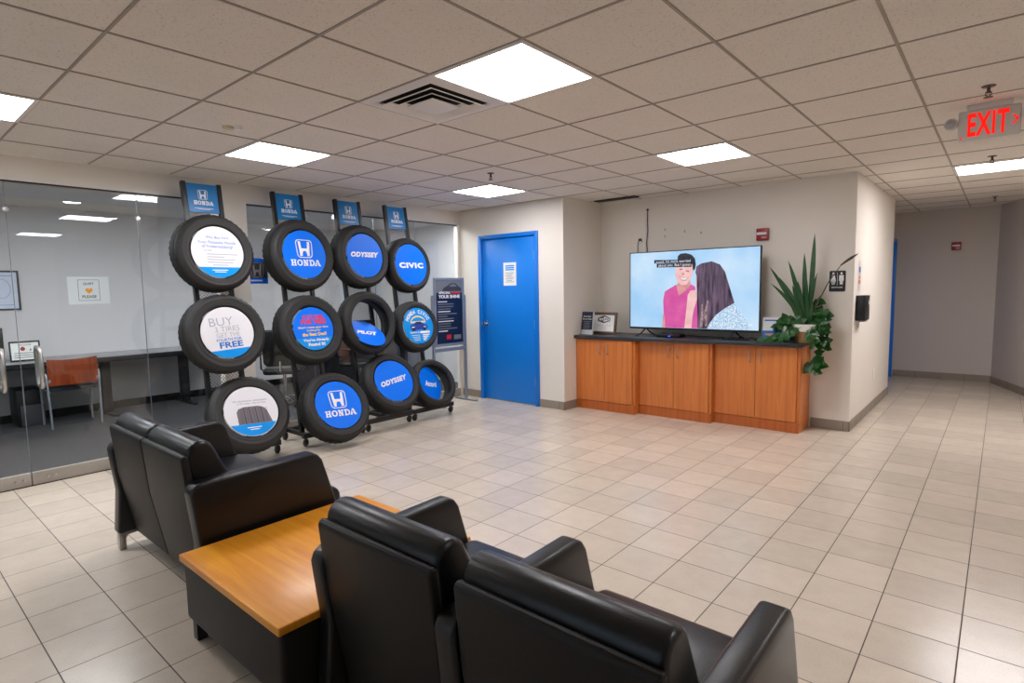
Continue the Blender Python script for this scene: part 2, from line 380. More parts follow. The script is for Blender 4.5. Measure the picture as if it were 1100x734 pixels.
# glass panes of the office front: two door leaves, then fixed lights
def pane(name, y0, y1, z0=.02, z1=2.39):
    bm = NB(); box(bm, XG-.03, XG-.018, y0+.004, y1-.004, z0, z1); return struct(link(name, bm, MGL, smooth=0))
def rail(y0, y1, h=.105):
    bm = NB(); box(bm, XG-.045, XG-.003, y0+.004, y1-.004, .006, h, .003); return bm
pane('window_1', -4.9, -2.04)
for nm, y0, y1, hy in (('door_1', -2.04, -1.145, -1.26), ('door_2', -1.145, -.26, -1.03)):
    d = pane(nm, y0, y1, .1)
    link('bottom_rail', rail(y0, y1), MALUP, d)
    bm = NB(); box(bm, XG-.04, XG-.01, y0+.004, y1-.004, 2.385, 2.396); link('top_rail', bm, MALUP, d)
    for sd in (1, -1):
        bm = NB(); xx = XG-.024+sd*.075
        tube(bm, [(XG-.024+sd*.006, hy, 1.09), (XG-.024+sd*.05, hy, 1.105), (xx, hy, 1.075), (xx, hy, .82), (XG-.024+sd*.05, hy, .79), (XG-.024+sd*.006, hy, .805)], .017, 12)
        link('door_handle', bm, MALU, d)
    bm = NB()
    yy = y0 + .1 if nm == 'door_2' else y1-.1
    for k in (0, .05): lathe(bm, [(.001, 0), (.013, .001), (.013, .006), (.001, .009)], 14, 'x', (XG-.003, yy+k, .055))
    link('lock_cylinder', bm, MALU, d)
pane('window_2', -.26, .40); pane('window_3', .70, 1.39); pane('window_4', 1.39, 2.25); pane('window_5', 2.25, 2.89); pane('window_6', 2.89, 3.64)
bm = NB()
for a, b in ((-4.9, -2.04), (-.26, .40), (.70, 3.64)): box(bm, XG-.045, XG-.003, a, b, .004, .105, .003)
struct(link('trim_5', bm, MALUP))
bm = NB()
for y in (-2.04, -1.145, -.26, 1.39, 2.25, 2.89): box(bm, XG-.029, XG-.019, y-.002, y+.002, .1, 2.39)
struct(link('trim_6', bm, MGR, smooth=0))
bm = NB()
for y in (-1.145, -.26): lathe(bm, [(.001, 0), (.02, .001), (.02, .01), (.001, .012)], 16, 'x', (XG-.018, y, 2.18))
struct(link('trim_7', bm, MALU))

# walls
def opening_wall(bm, x0, x1, y0, y1, ox0, ox1, oz):
    box(bm, x0, ox0, y0, y1, 0, H); box(bm, ox1, x1, y0, y1, 0, H); box(bm, ox0, ox1, y0, y1, oz, H)
DX0, DX1, DZ = -3.16, -2.225, 2.185
bm = NB(); opening_wall(bm, XG-.05, -1.8, 3.68, 3.80, DX0, DX1, DZ); box(bm, -1.92, -1.8, 3.80, 4.66, 0, H); box(bm, DX0-.1, DX1+.1, 3.80, 3.84, 0, H)
struct(link('wall_back_left', bm, MW, smooth=0))
bm = NB(); box(bm, -1.92, 1.12, 4.54, 4.66, 0, H); box(bm, 1.0, 1.12, 4.66, 7.1, 0, H); box(bm, .8, 1.0, 6.98, 7.1, 0, H)
struct(link('wall_back', bm, MW, smooth=0))
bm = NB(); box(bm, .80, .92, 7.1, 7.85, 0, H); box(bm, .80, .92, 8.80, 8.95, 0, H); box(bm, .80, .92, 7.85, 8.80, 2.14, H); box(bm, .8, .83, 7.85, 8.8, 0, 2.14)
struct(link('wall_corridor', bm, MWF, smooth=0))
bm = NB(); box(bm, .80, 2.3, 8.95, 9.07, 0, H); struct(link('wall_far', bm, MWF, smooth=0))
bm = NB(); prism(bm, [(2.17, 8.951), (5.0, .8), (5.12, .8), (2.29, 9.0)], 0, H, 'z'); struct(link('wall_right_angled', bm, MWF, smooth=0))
bm = NB(); box(bm, XR, XR+.12, YB, .8, 0, H); struct(link('wall_right', bm, MW, smooth=0))
bm = NB(); box(bm, -6.9, XR, YB-.12, YB, 0, .5); box(bm, -6.9, XR, YB-.12, YB, 2.3, H)
for a, b in ((-6.9, -2.6), (-.9, -.75), (.95, 1.1), (2.8, XR)): box(bm, a, b, YB-.12, YB, .5, 2.3)
struct(link('wall_front', bm, MW, smooth=0))
for k, (a, b) in enumerate(((-2.6, -.9), (-.75, .95), (1.1, 2.8))):
    bm = NB(); box(bm, a, b, YB-.07, YB-.06, .5, 2.3); wv = struct(link('window_%d' % (7+k), bm, MGL, smooth=0))
    bm = NB()
    for q in ((a, a+.05, .5, 2.3), (b-.05, b, .5, 2.3), (a+.05, b-.05, .5, .55), (a+.05, b-.05, 2.25, 2.3)): box(bm, q[0], q[1], YB-.1, YB-.02, q[2], q[3])
    link('window_frame', bm, MALU, wv)
# office room
bm = NB(); box(bm, -6.87, -6.75, YB, 4.5, 0, H); struct(link('wall_office_back', bm, MOFF, smooth=0))
bm = NB(); box(bm, -6.75, XG-.12, 4.4, 4.5, 0, H); box(bm, XG-.12, XG, 3.8, 4.5, 0, H); struct(link('wall_office_right', bm, MOFF, smooth=0))
bm = NB(); box(bm, -5.78, XG-.13, YB, 4.4, 2.565, H-.0005); struct(link('ceiling_office', bm, MOFF, smooth=0))
bm = NB(); box(bm, -6.75, -6.73, YB, 4.4, 0.004, .1); struct(link('baseboard_office', bm, MBLKP, smooth=0))

# tiled baseboards with joints
def baseboard(name, runs):
    bm = NB()
    for (x0, y0, x1, y1) in runs:
        L_ = math.hypot(x1-x0, y1-y0); dx, dy = (x1-x0)/L_, (y1-y0)/L_; nx, ny = dy, -dx     # room lies to the right of the run
        m_ = Matrix(((dx, nx, 0, x0), (dy, ny, 0, y0), (0, 0, 1, 0), (0, 0, 0, 1)))
        s = 0
        while s < L_-1e-4:
            e = min(s+S, L_)
            box(bm, s+.002, e-.002, -.002, .010, 0.001, .102, .002, 1, 0, m_); s = e
        box(bm, 0, L_, -.002, .006, 0.001, .100, 0, 1, 1, m_)
    return struct(link(name, bm, [MBB, MBBJ]))
baseboard('baseboard_back_left', [(XG+.012, 3.68, DX0-.045, 3.68), (DX1+.045, 3.68, -1.8, 3.68), (-1.8, 3.69, -1.8, 3.93)][:2])
baseboard('baseboard_block', [(-1.8, 3.67, -1.8, 3.925)])
baseboard('baseboard_back', [(.765, 4.54, 1.13, 4.54)])
baseboard('baseboard_corridor', [(1.12, 4.53, 1.12, 7.1)])
baseboard('baseboard_far', [(.95, 8.95, 2.17, 8.95)])
a = (2.17, 8.95); b = (4.99, .82)
baseboard('baseboard_right', [(a[0], a[1], b[0], b[1])])

# blue doors
d = bpy.data.objects.new('door_3', None); COL.objects.link(d); d['kind'] = 'structure'
bm = NB(); y0, y1 = 3.655, 3.76
for q in ((DX0-.045, DX0+.012, 0, DZ+.04), (DX1-.012, DX1+.045, 0, DZ+.04), (DX0+.012, DX1-.012, DZ-.012, DZ+.04)): box(bm, q[0], q[1], y0, y1, q[2]+.001, q[3], .003)
link('door_frame', bm, MBLUE2, d)
bm = NB(); box(bm, DX0+.014, DX1-.014, 3.685, 3.728, .012, DZ-.015, .002); link('door_leaf', bm, MBLUE, d)
bm = NB(); kx, kz = -3.09, 1.04
lathe(bm, [(.001, 3.685), (.034, 3.684), (.034, 3.678), (.014, 3.674), (.013, 3.65), (.027, 3.643), (.031, 3.628), (.026, 3.613), (.001, 3.608)], 24, 'y', (kx, 0, kz))
link('door_knob', bm, MCHR, d)
for z in (1.93, 1.05, .32):
    bm = NB(); box(bm, DX1-.03, DX1-.006, 3.672, 3.69, z-.055, z+.055, .002); tube(bm, [(DX1-.014, 3.668, z-.055), (DX1-.014, 3.668, z+.055)], .008, 10); link('hinge', bm, MALU, d)
bm = NB(); box(bm, DX0+.02, DX1-.02, 3.70, 3.72, .002, .014); link('sweep', bm, MALUP, d)
bm = NB(); F = Fy(-2.66, 3.684, 1.70)
flat(bm, [(-.11, -.15), (.11, -.15), (.11, .15), (-.11, .15)], 0, .0012, F)
for k in range(3): flat(bm, [(-.075, .115-.025*k), (.075, .115-.025*k), (.075, .098-.025*k), (-.075, .098-.025*k)], 1, .0018, F)
for k in range(7): flat(bm, [(-.075+.02*(k % 2), .02-.02*k), (.07-.015*(k % 3), .02-.02*k), (.07-.015*(k % 3), .014-.02*k), (-.075+.02*(k % 2), .014-.02*k)], 2, .0018, F)
o = link('door_notice', bm, [MPAP, MBD2, MGR], smooth=0); tag(o, 'white paper notice taped at eye level on the blue door', 'notice')
d = bpy.data.objects.new('door_4', None); COL.objects.link(d); d['kind'] = 'structure'
bm = NB()
for q in ((7.80, 7.86, 0, 2.18), (8.79, 8.85, 0, 2.18), (7.86, 8.79, 2.13, 2.18)): box(bm, .86, .955, q[0], q[1], q[2]+.001, q[3], .003)
link('door_frame', bm, MBLUE2, d)
bm = NB(); box(bm, .87, .91, 7.865, 8.785, .012, 2.125); link('door_leaf', bm, MBLUE, d)

# ceiling lights
bmL = NB()
t = .022
def panel(i, j, label, wx=1, group=None):
    x0, y0 = i*CT, j*CT; x1, y1 = x0+CT*wx, y0+CT
    r = thing('ceiling_light', label, 'ceiling light', ((x0+x1)/2, (y0+y1)/2, H), group=group)
    ax, ay = (x1-x0)/2, (y1-y0)/2
    bm = NB()
    for q in ((-ax, ax, -ay, -ay+t), (-ax, ax, ay-t, ay), (-ax, -ax+t, -ay+t, ay-t), (ax-t, ax, -ay+t, ay-t)): box(bm, q[0], q[1], q[2], q[3], -.009, .001)
    link('frame', bm, MWHM, r, 0)
    bm = NB(); box(bm, -ax+t, ax-t, -ay+t, ay-t, -.005, .0); link('diffuser', bm, MPANEL, r, 0)
labs = {(0, 0): 'large bright square ceiling panel light next to the air diffuser', (-4, 0): 'bright square ceiling panel light above the leftmost tyre rack',
 (0, 4): 'bright square ceiling panel light in front of the television wall', (-4, 4): 'bright square ceiling panel light in front of the blue door',
 (-4, -3): 'bright ceiling panel light cut off by the left picture edge'}
for i, j in LIGHTS:
    if (i, j) in labs: panel(i, j, labs[(i, j)])
    else: panel(i, j, 'bright square ceiling panel light to the right of the seating', 1, 'panel lights behind the seating')
panel(3, 8.1, 'long bright ceiling light by the exit sign over the corridor', 2)

# air diffuser
r = thing('air_diffuser', 'square stepped metal air diffuser in the ceiling beside the large light', 'air vent', (-CT/2, CT/2, H))
bm = NB(); hf = CT/2
def sq(bm, a, za, b, zb, mi=0):
    va = [bm.verts.new((s*a, u*a, za)) for s, u in ((-1, -1), (1, -1), (1, 1), (-1, 1))]; vb = [bm.verts.new((s*b, u*b, zb)) for s, u in ((-1, -1), (1, -1), (1, 1), (-1, 1))]
    for k in range(4):
        f = bm.faces.new([va[k], va[(k+1) % 4], vb[(k+1) % 4], vb[k]]); f.material_index = mi
sq(bm, hf-.006, -.006, hf-.075, -.008); sq(bm, hf-.006, -.006, hf-.006, .0)
link('frame', bm, MWHM, r, 0)
bm = NB(); box(bm, -hf+.08, hf-.08, -hf+.08, hf-.08, -.0012, -.0006); link('duct_opening', bm, MDK, r, 0)
for a, b, z in ((hf-.088, hf-.135, -.022), (hf-.142, hf-.185, -.026)):
    bm = NB(); sq(bm, a, z, b, -.004); sq(bm, a, z, a-.004, z-.002); sq(bm, a-.004, z-.002, b, -.006); link('vane', bm, MWHM, r, 0)
bm = NB(); box(bm, -.108, .108, -.108, .108, -.032, -.024, .003); link('centre_plate', bm, MWHM, r, 30)

# sprinklers, sensor, slot vent
MDMT = mat('dark_bronze', (84, 76, 70), .35, .7, noise=.1)
def sprinkler(x, y, label):
    r = thing('ceiling_sprinkler', label, 'sprinkler', (x, y, H), group=None)
    bm = NB(); lathe(bm, [(.001, 0), (.034, -.001), (.03, -.006), (.012, -.008), (.001, -.008)], 20, 'z'); link('escutcheon', bm, MDMT, r)
    bm = NB(); lathe(bm, [(.001, -.006), (.009, -.008), (.008, -.03), (.012, -.032), (.012, -.038), (.001, -.04)], 12, 'z')
    tube(bm, [(-.01, 0, -.03), (-.014, 0, -.045), (0, 0, -.06)], .003, 6); tube(bm, [(.01, 0, -.03), (.014, 0, -.045), (0, 0, -.06)], .003, 6)
    link('head', bm, MDMT, r)
    bm = NB(); lathe(bm, [(.001, -.058), (.022, -.06), (.022, -.063), (.001, -.064)], 14, 'z'); link('deflector', bm, MDMT, r)
sprinkler(-1.457, 2.036, 'small ceiling sprinkler in front of the light near the blue door')
sprinkler(2.135, 2.25, 'ceiling sprinkler just above the red exit sign')
sprinkler(2.123, 4.62, 'ceiling sprinkler between the exit sign and the corridor light')
sprinkler(2.115, 7.78, 'small ceiling sprinkler at the far end of the corridor')
r = thing('ceiling_sensor', 'small beige two-part sensor on the ceiling near the left light', 'sensor', (-1.638, -.289, H))
bm = NB(); lathe(bm, [(.001, 0), (.035, 0), (.032, -.016), (.001, -.018)], 20); link('housing', bm, mat('yellowed_plastic', (206, 196, 160), .5, noise=.05), r)
bm = NB(); lathe(bm, [(.001, 0), (.022, 0), (.019, -.022), (.001, -.024)], 18, 'z', (.05, .045, 0)); link('detector_head', bm, MPAP, r)
bm = NB(); box(bm, -1.72, -1.14, 4.23, 4.36, H-.006, H+.001)
for k in range(4): box(bm, -1.71, -1.15, 4.238+.03*k, 4.25+.03*k, H-.014, H-.006, 0, 1, 1)
o = link('slot_air_vent', bm, [MDK, MBLKP], smooth=0); tag(o, 'dark slotted ceiling vent above the corner left of the television', 'air vent')

# exit sign
r = thing('exit_sign', 'white illuminated exit sign with red letters hanging from the ceiling', 'exit sign', (2.135, 2.66, H))
MSG = mat('exit_sign_plastic', (214, 210, 204), .4, noise=.04)
bm = NB(); box(bm, -.15, .15, -.025, .025, -.212, -.03, .012, 3); link('housing', bm, MSG, r)
bm = NB(); box(bm, -.11, .11, -.03, .03, -.031, 0, .004); link('canopy', bm, MSG, r)
ML = emat('exit_red_light', (255, 30, 22), 1.25)
bm = NB(); F = Fy(0, -.0255, -.121)
text(bm, 'EXIT', -.004, 0, .14, .195, F, 0, .002, bold=.028, spacing=1.12)
a = .108
flat(bm, [(a, .028), (a+.009, .028), (a+.032, 0), (a+.020, 0)], 0, .002, F); flat(bm, [(a, -.028), (a+.020, 0), (a+.032, 0), (a+.009, -.028)], 0, .002, F)
link('lettering', bm, ML, r, 0)
bm = NB(); lathe(bm, [(.001, 0), (.006, -.001), (.005, -.004), (.001, -.005)], 10, 'y', (-.132, -.026, -.196)); link('indicator_lamp', bm, ML, r)
for sgn in (-1, 1):
    bm = NB(); c0 = Vector((sgn*.185, -.015, -.10))
    tube(bm, [(sgn*.148, 0, -.10), (sgn*.17, 0, -.10)], .012, 10)
    lathe(bm, [(.001, .035), (.028, .032), (.036, .0), (.038, -.02), (.034, -.03)], 20, 'y', tuple(c0)); h_ = link('lamp_head', bm, MSG, r)
    bm = NB(); lathe(bm, [(.033, -.026), (.024, -.032), (.001, -.036)], 20, 'y', tuple(c0)); link('lens', bm, MALU, h_)

# ------------------------------------------------------------------ low cabinets and what stands on them
def cabinet(x0, x1, yf, label):
    r = thing('base_cabinet', label, 'cabinet', ((x0+x1)/2, yf, 0), group='low cabinets along the television wall')
    hw = (x1-x0)/2; d = 4.538-yf; zt = .878
    bm = NB(); box(bm, -hw, hw, .02, d, .0, zt, .0015, 1)
    link('body', bm, MCAB, r, 30)
    bm = NB(); box(bm, -hw, hw, .0, .02, .0, .105, .001, 1); link('kick_board', bm, MCABD, r, 30)
    for s in (-1, 1):
        a, b = (-hw+.002, -.002) if s < 0 else (.002, hw-.03)
        bm = NB(); box(bm, a, b, .0, .0195, .112, zt-.006, .0015, 1); dr = link('door', bm, MCAB, r, 30)
        bm = NB(); hx = s*.055
        tube(bm, [(hx, .0, zt-.062), (hx, -.024, zt-.066), (hx, -.028, zt-.075), (hx, -.028, zt-.165), (hx, -.024, zt-.174), (hx, .0, zt-.178)], .0055, 10)
        link('handle', bm, MALU, dr)
    return r
cabinet(-1.798, -.987, 3.94, 'orange wood two-door cabinet next to the blue door wall, leftmost of three')
cabinet(-.985, -.117, 4.05, 'orange wood two-door cabinet in the middle, under the television')
cabinet(-.115, .748, 4.14, 'orange wood two-door cabinet below the potted plant, rightmost of three')
bm = NB(); prism(bm, [(-1.799, 3.885), (-.985, 3.93), (.772, 4.085), (.772, 4.539), (-1.799, 4.539)], .879, .917, 'z', .004)
o = link('countertop', bm, MCOU); tag(o, 'long charcoal laminate countertop across the three orange cabinets', 'countertop')
ZC = .9175
# television
TX0, TX1, TZ0, TZ1, TY = -1.215, .318, 1.0, 1.916, 4.25
tv = thing('television', 'large flat television with a couple on its lit screen, on the dark countertop', 'television', ((TX0+TX1)/2, TY, ZC))
tcx = (TX0+TX1)/2
bm = NB(); box(bm, TX0-tcx, TX1-tcx, .004, .035, TZ0-ZC, TZ1-ZC, .004); box(bm, TX0-tcx+.2, TX1-tcx-.2, .035, .07, TZ0-ZC+.02, TZ0-ZC+.5, .01); link('casing', bm, MBLKP, tv, 30)
bm = NB(); b_ = .010
for q in ((TX0, TX1, TZ0, TZ0+.022), (TX0, TX1, TZ1-b_, TZ1), (TX0, TX0+b_, TZ0+.022, TZ1-b_), (TX1-b_, TX1, TZ0+.022, TZ1-b_)): box(bm, q[0]-tcx, q[1]-tcx, -.004, .006, q[2]-ZC, q[3]-ZC, .001, 1)
link('bezel', bm, MBLKP, tv, 30)
for fx in (-.56, .50):
    bm = NB()
    tube(bm, [(fx, .02, TZ0-ZC+.01), (fx-.02, -.07, .03), (fx-.045, -.14, .006)], [.011, .009, .007], 8)
    tube(bm, [(fx, .02, TZ0-ZC+.01), (fx+.03, .09, .03), (fx+.055, .15, .006)], [.011, .009, .007], 8)
    link('foot', bm, MBLKP, tv)
SE = 1.0
def smat(rgb, rgb2=None, sc=20, k=1.0, name='screen_colour'):
    m = bpy.data.materials.new(name); m.use_nodes = True; nt = m.node_tree; b = nt.nodes['Principled BSDF']
    tc = nt.nodes.new('ShaderNodeTexCoord'); n = nt.nodes.new('ShaderNodeTexNoise'); n.inputs['Scale'].default_value = sc; n.inputs['Detail'].default_value = 4
    mp = nt.nodes.new('ShaderNodeMapping'); nt.links.new(tc.outputs['Object'], mp.inputs[0]); nt.links.new(mp.outputs[0], n.inputs['Vector'])
    mx = nt.nodes.new('ShaderNodeMix'); mx.data_type = 'RGBA'; mx.inputs['A'].default_value = lin(rgb); mx.inputs['B'].default_value = lin(rgb2 or rgb)
    r = nt.nodes.new('ShaderNodeMapRange'); r.inputs[1].default_value = .35; r.inputs[2].default_value = .65
    nt.links.new(n.outputs['Fac'], r.inputs[0]); nt.links.new(r.outputs[0], mx.inputs['Factor'])
    nt.links.new(mx.outputs['Result'], b.inputs['Emission Color']); b.inputs['Emission Strength'].default_value = SE*k
    b.inputs['Base Color'].default_value = (.01, .01, .01, 1); b.inputs['Roughness'].default_value = .25
    return m, mp
m_bg, _ = smat((160, 206, 245), (206, 230, 250), 1.6); m_bg.name = 'screen_background'
bm = NB(); box(bm, TX0+b_-tcx, TX1-b_-tcx, -.001, .003, TZ0+.022-ZC, TZ1-b_-ZC); scr = link('screen', bm, m_bg, tv, 0)
cols = [smat((206, 74, 152), (222, 96, 168), 6)[0], smat((232, 176, 176), (246, 204, 202), 8)[0], smat((40, 44, 56), (24, 26, 34), 20)[0]]
hm, mp = smat((44, 36, 54), (112, 88, 112), 30); mp.inputs['Scale'].default_value = (1, 1, .12); cols.append(hm)
cols.append(smat((120, 176, 222), (236, 244, 250), 60)[0]); cols.append(smat((22, 26, 48))[0]); cols.append(smat((235, 238, 245))[0])
cols.append(smat((226, 160, 156), (204, 136, 138), 10)[0]); cols.append(smat((178, 150, 150), (120, 92, 104), 30)[0]); cols.append(smat((214, 232, 250))[0])
PIC = [('neck', 7, .0007, [(-0.585, 1.557), (-0.616, 1.506), (-0.583, 1.40), (-0.506, 1.45), (-0.444, 1.52), (-0.454, 1.589)]),
('armm', 7, .0004, [(-0.789, 1.025), (-0.777, 1.174), (-0.721, 1.146), (-0.73, 1.024)]),
('shirt', 0, .0006, [(-0.75, 1.025), (-0.721, 1.146), (-0.769, 1.169), (-0.778, 1.336), (-0.759, 1.442), (-0.703, 1.477), (-0.617, 1.523), (-0.583, 1.406), (-0.506, 1.447), (-0.449, 1.529), (-0.391, 1.496), (-0.379, 1.427), (-0.337, 1.336), (-0.34, 1.025)]),
('face', 1, .0008, [(-0.624, 1.744), (-0.627, 1.628), (-0.605, 1.557), (-0.555, 1.517), (-0.494, 1.521), (-0.447, 1.577), (-0.417, 1.656), (-0.413, 1.747), (-0.45, 1.798), (-0.57, 1.804)]),
('hairm', 2, .0010, [(-0.607, 1.778), (-0.6, 1.847), (-0.571, 1.873), (-0.506, 1.878), (-0.438, 1.857), (-0.398, 1.814), (-0.385, 1.746), (-0.394, 1.696), (-0.417, 1.674), (-0.428, 1.747), (-0.522, 1.802), (-0.587, 1.8)]),
('eye1', 8, .0011, [(-0.577, 1.703), (-0.542, 1.706), (-0.542, 1.692), (-0.576, 1.689)]), ('eye2', 8, .0011, [(-0.503, 1.686), (-0.465, 1.676), (-0.465, 1.662), (-0.503, 1.672)]),
('nose', 7, .0010, [(-.545, 1.66), (-.53, 1.66), (-.515, 1.632), (-.55, 1.632)]),
('mouth', 7, .0011, [(-0.586, 1.617), (-0.519, 1.600), (-0.464, 1.612), (-0.502, 1.562), (-0.551, 1.568)]), ('teeth', 6, .0013, [(-0.570, 1.607), (-0.519, 1.594), (-0.478, 1.605), (-0.505, 1.577), (-0.548, 1.58)]),
('cap1', 5, .0014, [(-0.893, 1.816), (-0.433, 1.8), (-0.433, 1.761), (-0.893, 1.776)]), ('cap2', 5, .0014, [(-0.861, 1.772), (-0.437, 1.761), (-0.437, 1.72), (-0.861, 1.727)]),
('arm', 1, .0010, [(-0.513, 1.025), (-0.49, 1.151), (-0.487, 1.29), (-0.476, 1.405), (-0.445, 1.451), (-0.386, 1.459), (-0.355, 1.405), (-0.373, 1.336), (-0.402, 1.244), (-0.418, 1.152), (-0.428, 1.025)]),
('facew', 1, .0012, [(-0.383, 1.621), (-0.35, 1.575), (-0.33, 1.473), (-0.343, 1.382), (-0.365, 1.439), (-0.387, 1.542)]),
('blouse', 4, .0012, [(-0.268, 1.025), (-0.195, 1.122), (-0.106, 1.214), (-0.019, 1.303), (0.046, 1.319), (0.095, 1.249), (0.11, 1.162), (0.179, 1.116), (0.226, 1.061), (0.231, 1.026)]),
('hair', 3, .0014, [(-0.389, 1.655), (-0.378, 1.723), (-0.32, 1.754), (-0.205, 1.772), (-0.115, 1.735), (-0.058, 1.656), (-0.034, 1.556), (-0.021, 1.446), (0.013, 1.358), (0.051, 1.315), (-0.062, 1.248), (-0.151, 1.18), (-0.218, 1.088), (-0.251, 1.025), (-0.357, 1.025), (-0.335, 1.154), (-0.342, 1.336), (-0.339, 1.473), (-0.357, 1.564)]),
('lock', 8, .0016, [(-.27, 1.05), (-.285, 1.2), (-.25, 1.35), (-.235, 1.33), (-.25, 1.2), (-.245, 1.06)]), ('lock2', 8, .0016, [(-.33, 1.03), (-.31, 1.16), (-.315, 1.3), (-.30, 1.3), (-.29, 1.15), (-.30, 1.04)]),
('logo', 6, .0014, [])]
bm = NB(); F = lambda a, b, h: (a-tcx, -.001-h, b-ZC)
for nm, mi, h, pts in PIC:
    if pts: flat(bm, pts, mi, h, F)
text(bm, 'mood, I\'m more worried', -.66, 1.789, None, .42, F, 6, .0022); text(bm, 'about you. But I guess', -.645, 1.745, None, .39, F, 6, .0022)
text(bm, 'tv', .225, 1.08, .035, None, F, 6, .0018, bold=.02)
bmesh.ops.triangulate(bm, faces=[f for f in bm.faces if len(f.verts) > 4])
link('screen_picture', bm, cols, scr, 0)

bm = NB(); box(bm, -.80, -.52, 4.13, 4.30, ZC, ZC+.035, .006)
o = link('cable_box', bm, MBLKP); tag(o, 'small black cable box with a blue light under the television', 'cable box')
bm = NB(); box(bm, -.66, -.63, 4.127, 4.1305, ZC+.012, ZC+.020); link('indicator_lamp', bm, emat('blue_led', (30, 90, 255), 3), o, 0)
bm = NB(); tube(bm, [(-.51, 4.22, ZC+.006), (-.35, 4.14, ZC+.005), (-.2, 4.17, ZC+.005), (-.08, 4.13, ZC+.005), (.02, 4.2, ZC+.005), (-.1, 4.3, ZC+.005)], .005, 8)
o = link('loose_cable', bm, MBLKP); tag(o, 'thin black cable lying on the countertop below the television', 'cable')
bm = NB(); box(bm, .10, .20, 4.14, 4.22, ZC, ZC+.012, .004); tube(bm, [(.13, 4.18, ZC+.012), (.14, 4.17, ZC+.05)], .008, 8); tube(bm, [(.18, 4.2, ZC+.01), (.25, 4.22, ZC+.03), (.3, 4.2, ZC+.01)], .006, 8)
o = link('cable_adapter', bm, MBLKP); tag(o, 'small black plug adapter on the countertop under the right screen corner', 'adapter')
# wall cords
bm = NB(); tube(bm, [(-1.129, 4.533, 2.44), (-1.131, 4.532, 2.30), (-1.124, 4.532, 2.20), (-1.14, 4.532, 2.05), (-1.12, 4.53, 1.85)], .0055, 8); lathe(bm, [(.001, 0), (.014, -.001), (.014, -.014), (.001, -.016)], 12, 'y', (-1.129, 4.540, 2.45))
o = link('hanging_cable', bm, MBLKP); tag(o, 'black cord hanging straight down the wall behind the television', 'cord')
bm = NB(); tube(bm, [(-1.26, 4.533, 1.86), (-1.262, 4.53, 2.03), (-1.245, 4.528, 2.09), (-1.215, 4.53, 2.10), (-1.20, 4.53, 2.06)], .004, 8); box(bm, -1.25, -1.21, 4.525, 4.541, 2.075, 2.105, .003)
o = link('coiled_cord', bm, MBLKP); tag(o, 'short curled black cord and plug above the left television corner', 'cord')
bm = NB(); box(bm, -1.16+.0, -1.150, 4.533, 4.541, 1.93, 2.40); o = struct(link('trim_8', bm, MW, smooth=0))
MPATCH = mat('wall_patch', (176, 164, 150), .7)
for x, z in ((-.9, 2.11), (-.65, 2.15), (-.45, 2.12), (-.9, 2.19)):
    bm = NB(); box(bm, x-.008, x+.008, 4.536, 4.541, z-.014, z+.014, .002)
    o = link('plastic_anchor', bm, MPATCH); tag(o, 'tiny grey plastic anchor left in the wall above the television', 'wall anchor', 'anchors left above the television')

# fire alarms, restroom sign, dispenser, stickers, outlets
def alarm(x, y, z, label, w_=.13):
    r = thing('fire_alarm', label, 'fire alarm', (x, y, z)); k = w_/.13
    bm = NB(); box(bm, -.063*k, .063*k, -.045, .0, -.065*k, .065*k, .008, 3); link('housing', bm, MREDA, r)
    bm = NB(); box(bm, -.056*k, .046*k, -.052, -.044, -.005*k, .022*k, .003); link('strobe_lens', bm, MPAP, r)
    bm = NB(); F = Fy(0, -.0455, 0)
    text(bm, 'FIRE', .02*k, -.035*k, .018*k, .05*k, F, 0, .001, bold=.02); link('lettering', bm, MPAPG, r, 0)
alarm(.245, 4.539, 2.048, 'red fire alarm strobe on the wall above the television\'s right corner')
alarm(1.688, 8.949, 2.032, 'dark red fire alarm on the far wall of the corridor', .118)
r = thing('restroom_sign', 'black restroom sign with white man and woman figures beside the plant', 'sign', (.973, 4.539, 1.528))
bm = NB(); prism(bm, rrect(-.073, .073, -.105, .105, .012), -.006, 0, 'y', .001, 1); link('plate', bm, MBLK, r, 30)
bm = NB(); F = Fy(0, -.0065, 0)
for s in (-1, 1):
    c = s*.036
    flat(bm, ell(c, .078, .010, .011, 12), 0, .0008, F)
    if s < 0: flat(bm, [(c-.012, .06), (c+.012, .06), (c+.024, .002), (c+.012, .0), (c+.012, -.035), (c+.002, -.035), (c+.002, -.005), (c-.002, -.005), (c-.002, -.035), (c-.012, -.035), (c-.012, 0), (c-.024, .002)], 0, .0008, F)
    else: flat(bm, [(c-.02, .06), (c+.02, .06), (c+.022, .005), (c+.014, .005), (c+.013, -.035), (c+.002, -.035), (c+.002, -.0), (c-.002, -.0), (c-.002, -.035), (c-.013, -.035), (c-.014, .005), (c-.022, .005)], 0, .0008, F)
flat(bm, [(-.0012, -.04), (.0012, -.04), (.0012, .088), (-.0012, .088)], 0, .0008, F)
text(bm, 'RESTROOMS', 0, -.062, .014, .10, F, 0, .001, bold=.015)
bmesh.ops.triangulate(bm, faces=[f for f in bm.faces if len(f.verts) > 4])
link('symbols', bm, MWH, r, 0)
r = thing('wall_dispenser', 'black box dispenser on the pale corner wall', 'dispenser', (1.12, 4.79, 1.255))
bm = NB(); box(bm, .001, .085, -.13, .13, -.13, .125, .006); link('box', bm, MBLKP, r)
bm = NB(); box(bm, .02, .075, -.06, .10, -.145, -.13, .004); link('outlet_tray', bm, MSIL, r)
bm = NB(); box(bm, .085, .0865, .05, .1, .03, .07); link('label_plate', bm, MPAPG, r, 0)
bm = NB(); F = Fx(1.1212, 4.81, 1.585)
flat(bm, [(-.075, -.15), (.075, -.15), (.075, .15), (-.075, .15)], 0, .0008, F); flat(bm, [(-.04, .03), (.04, .03), (.04, .085), (-.04, .085)], 1, .0014, F)
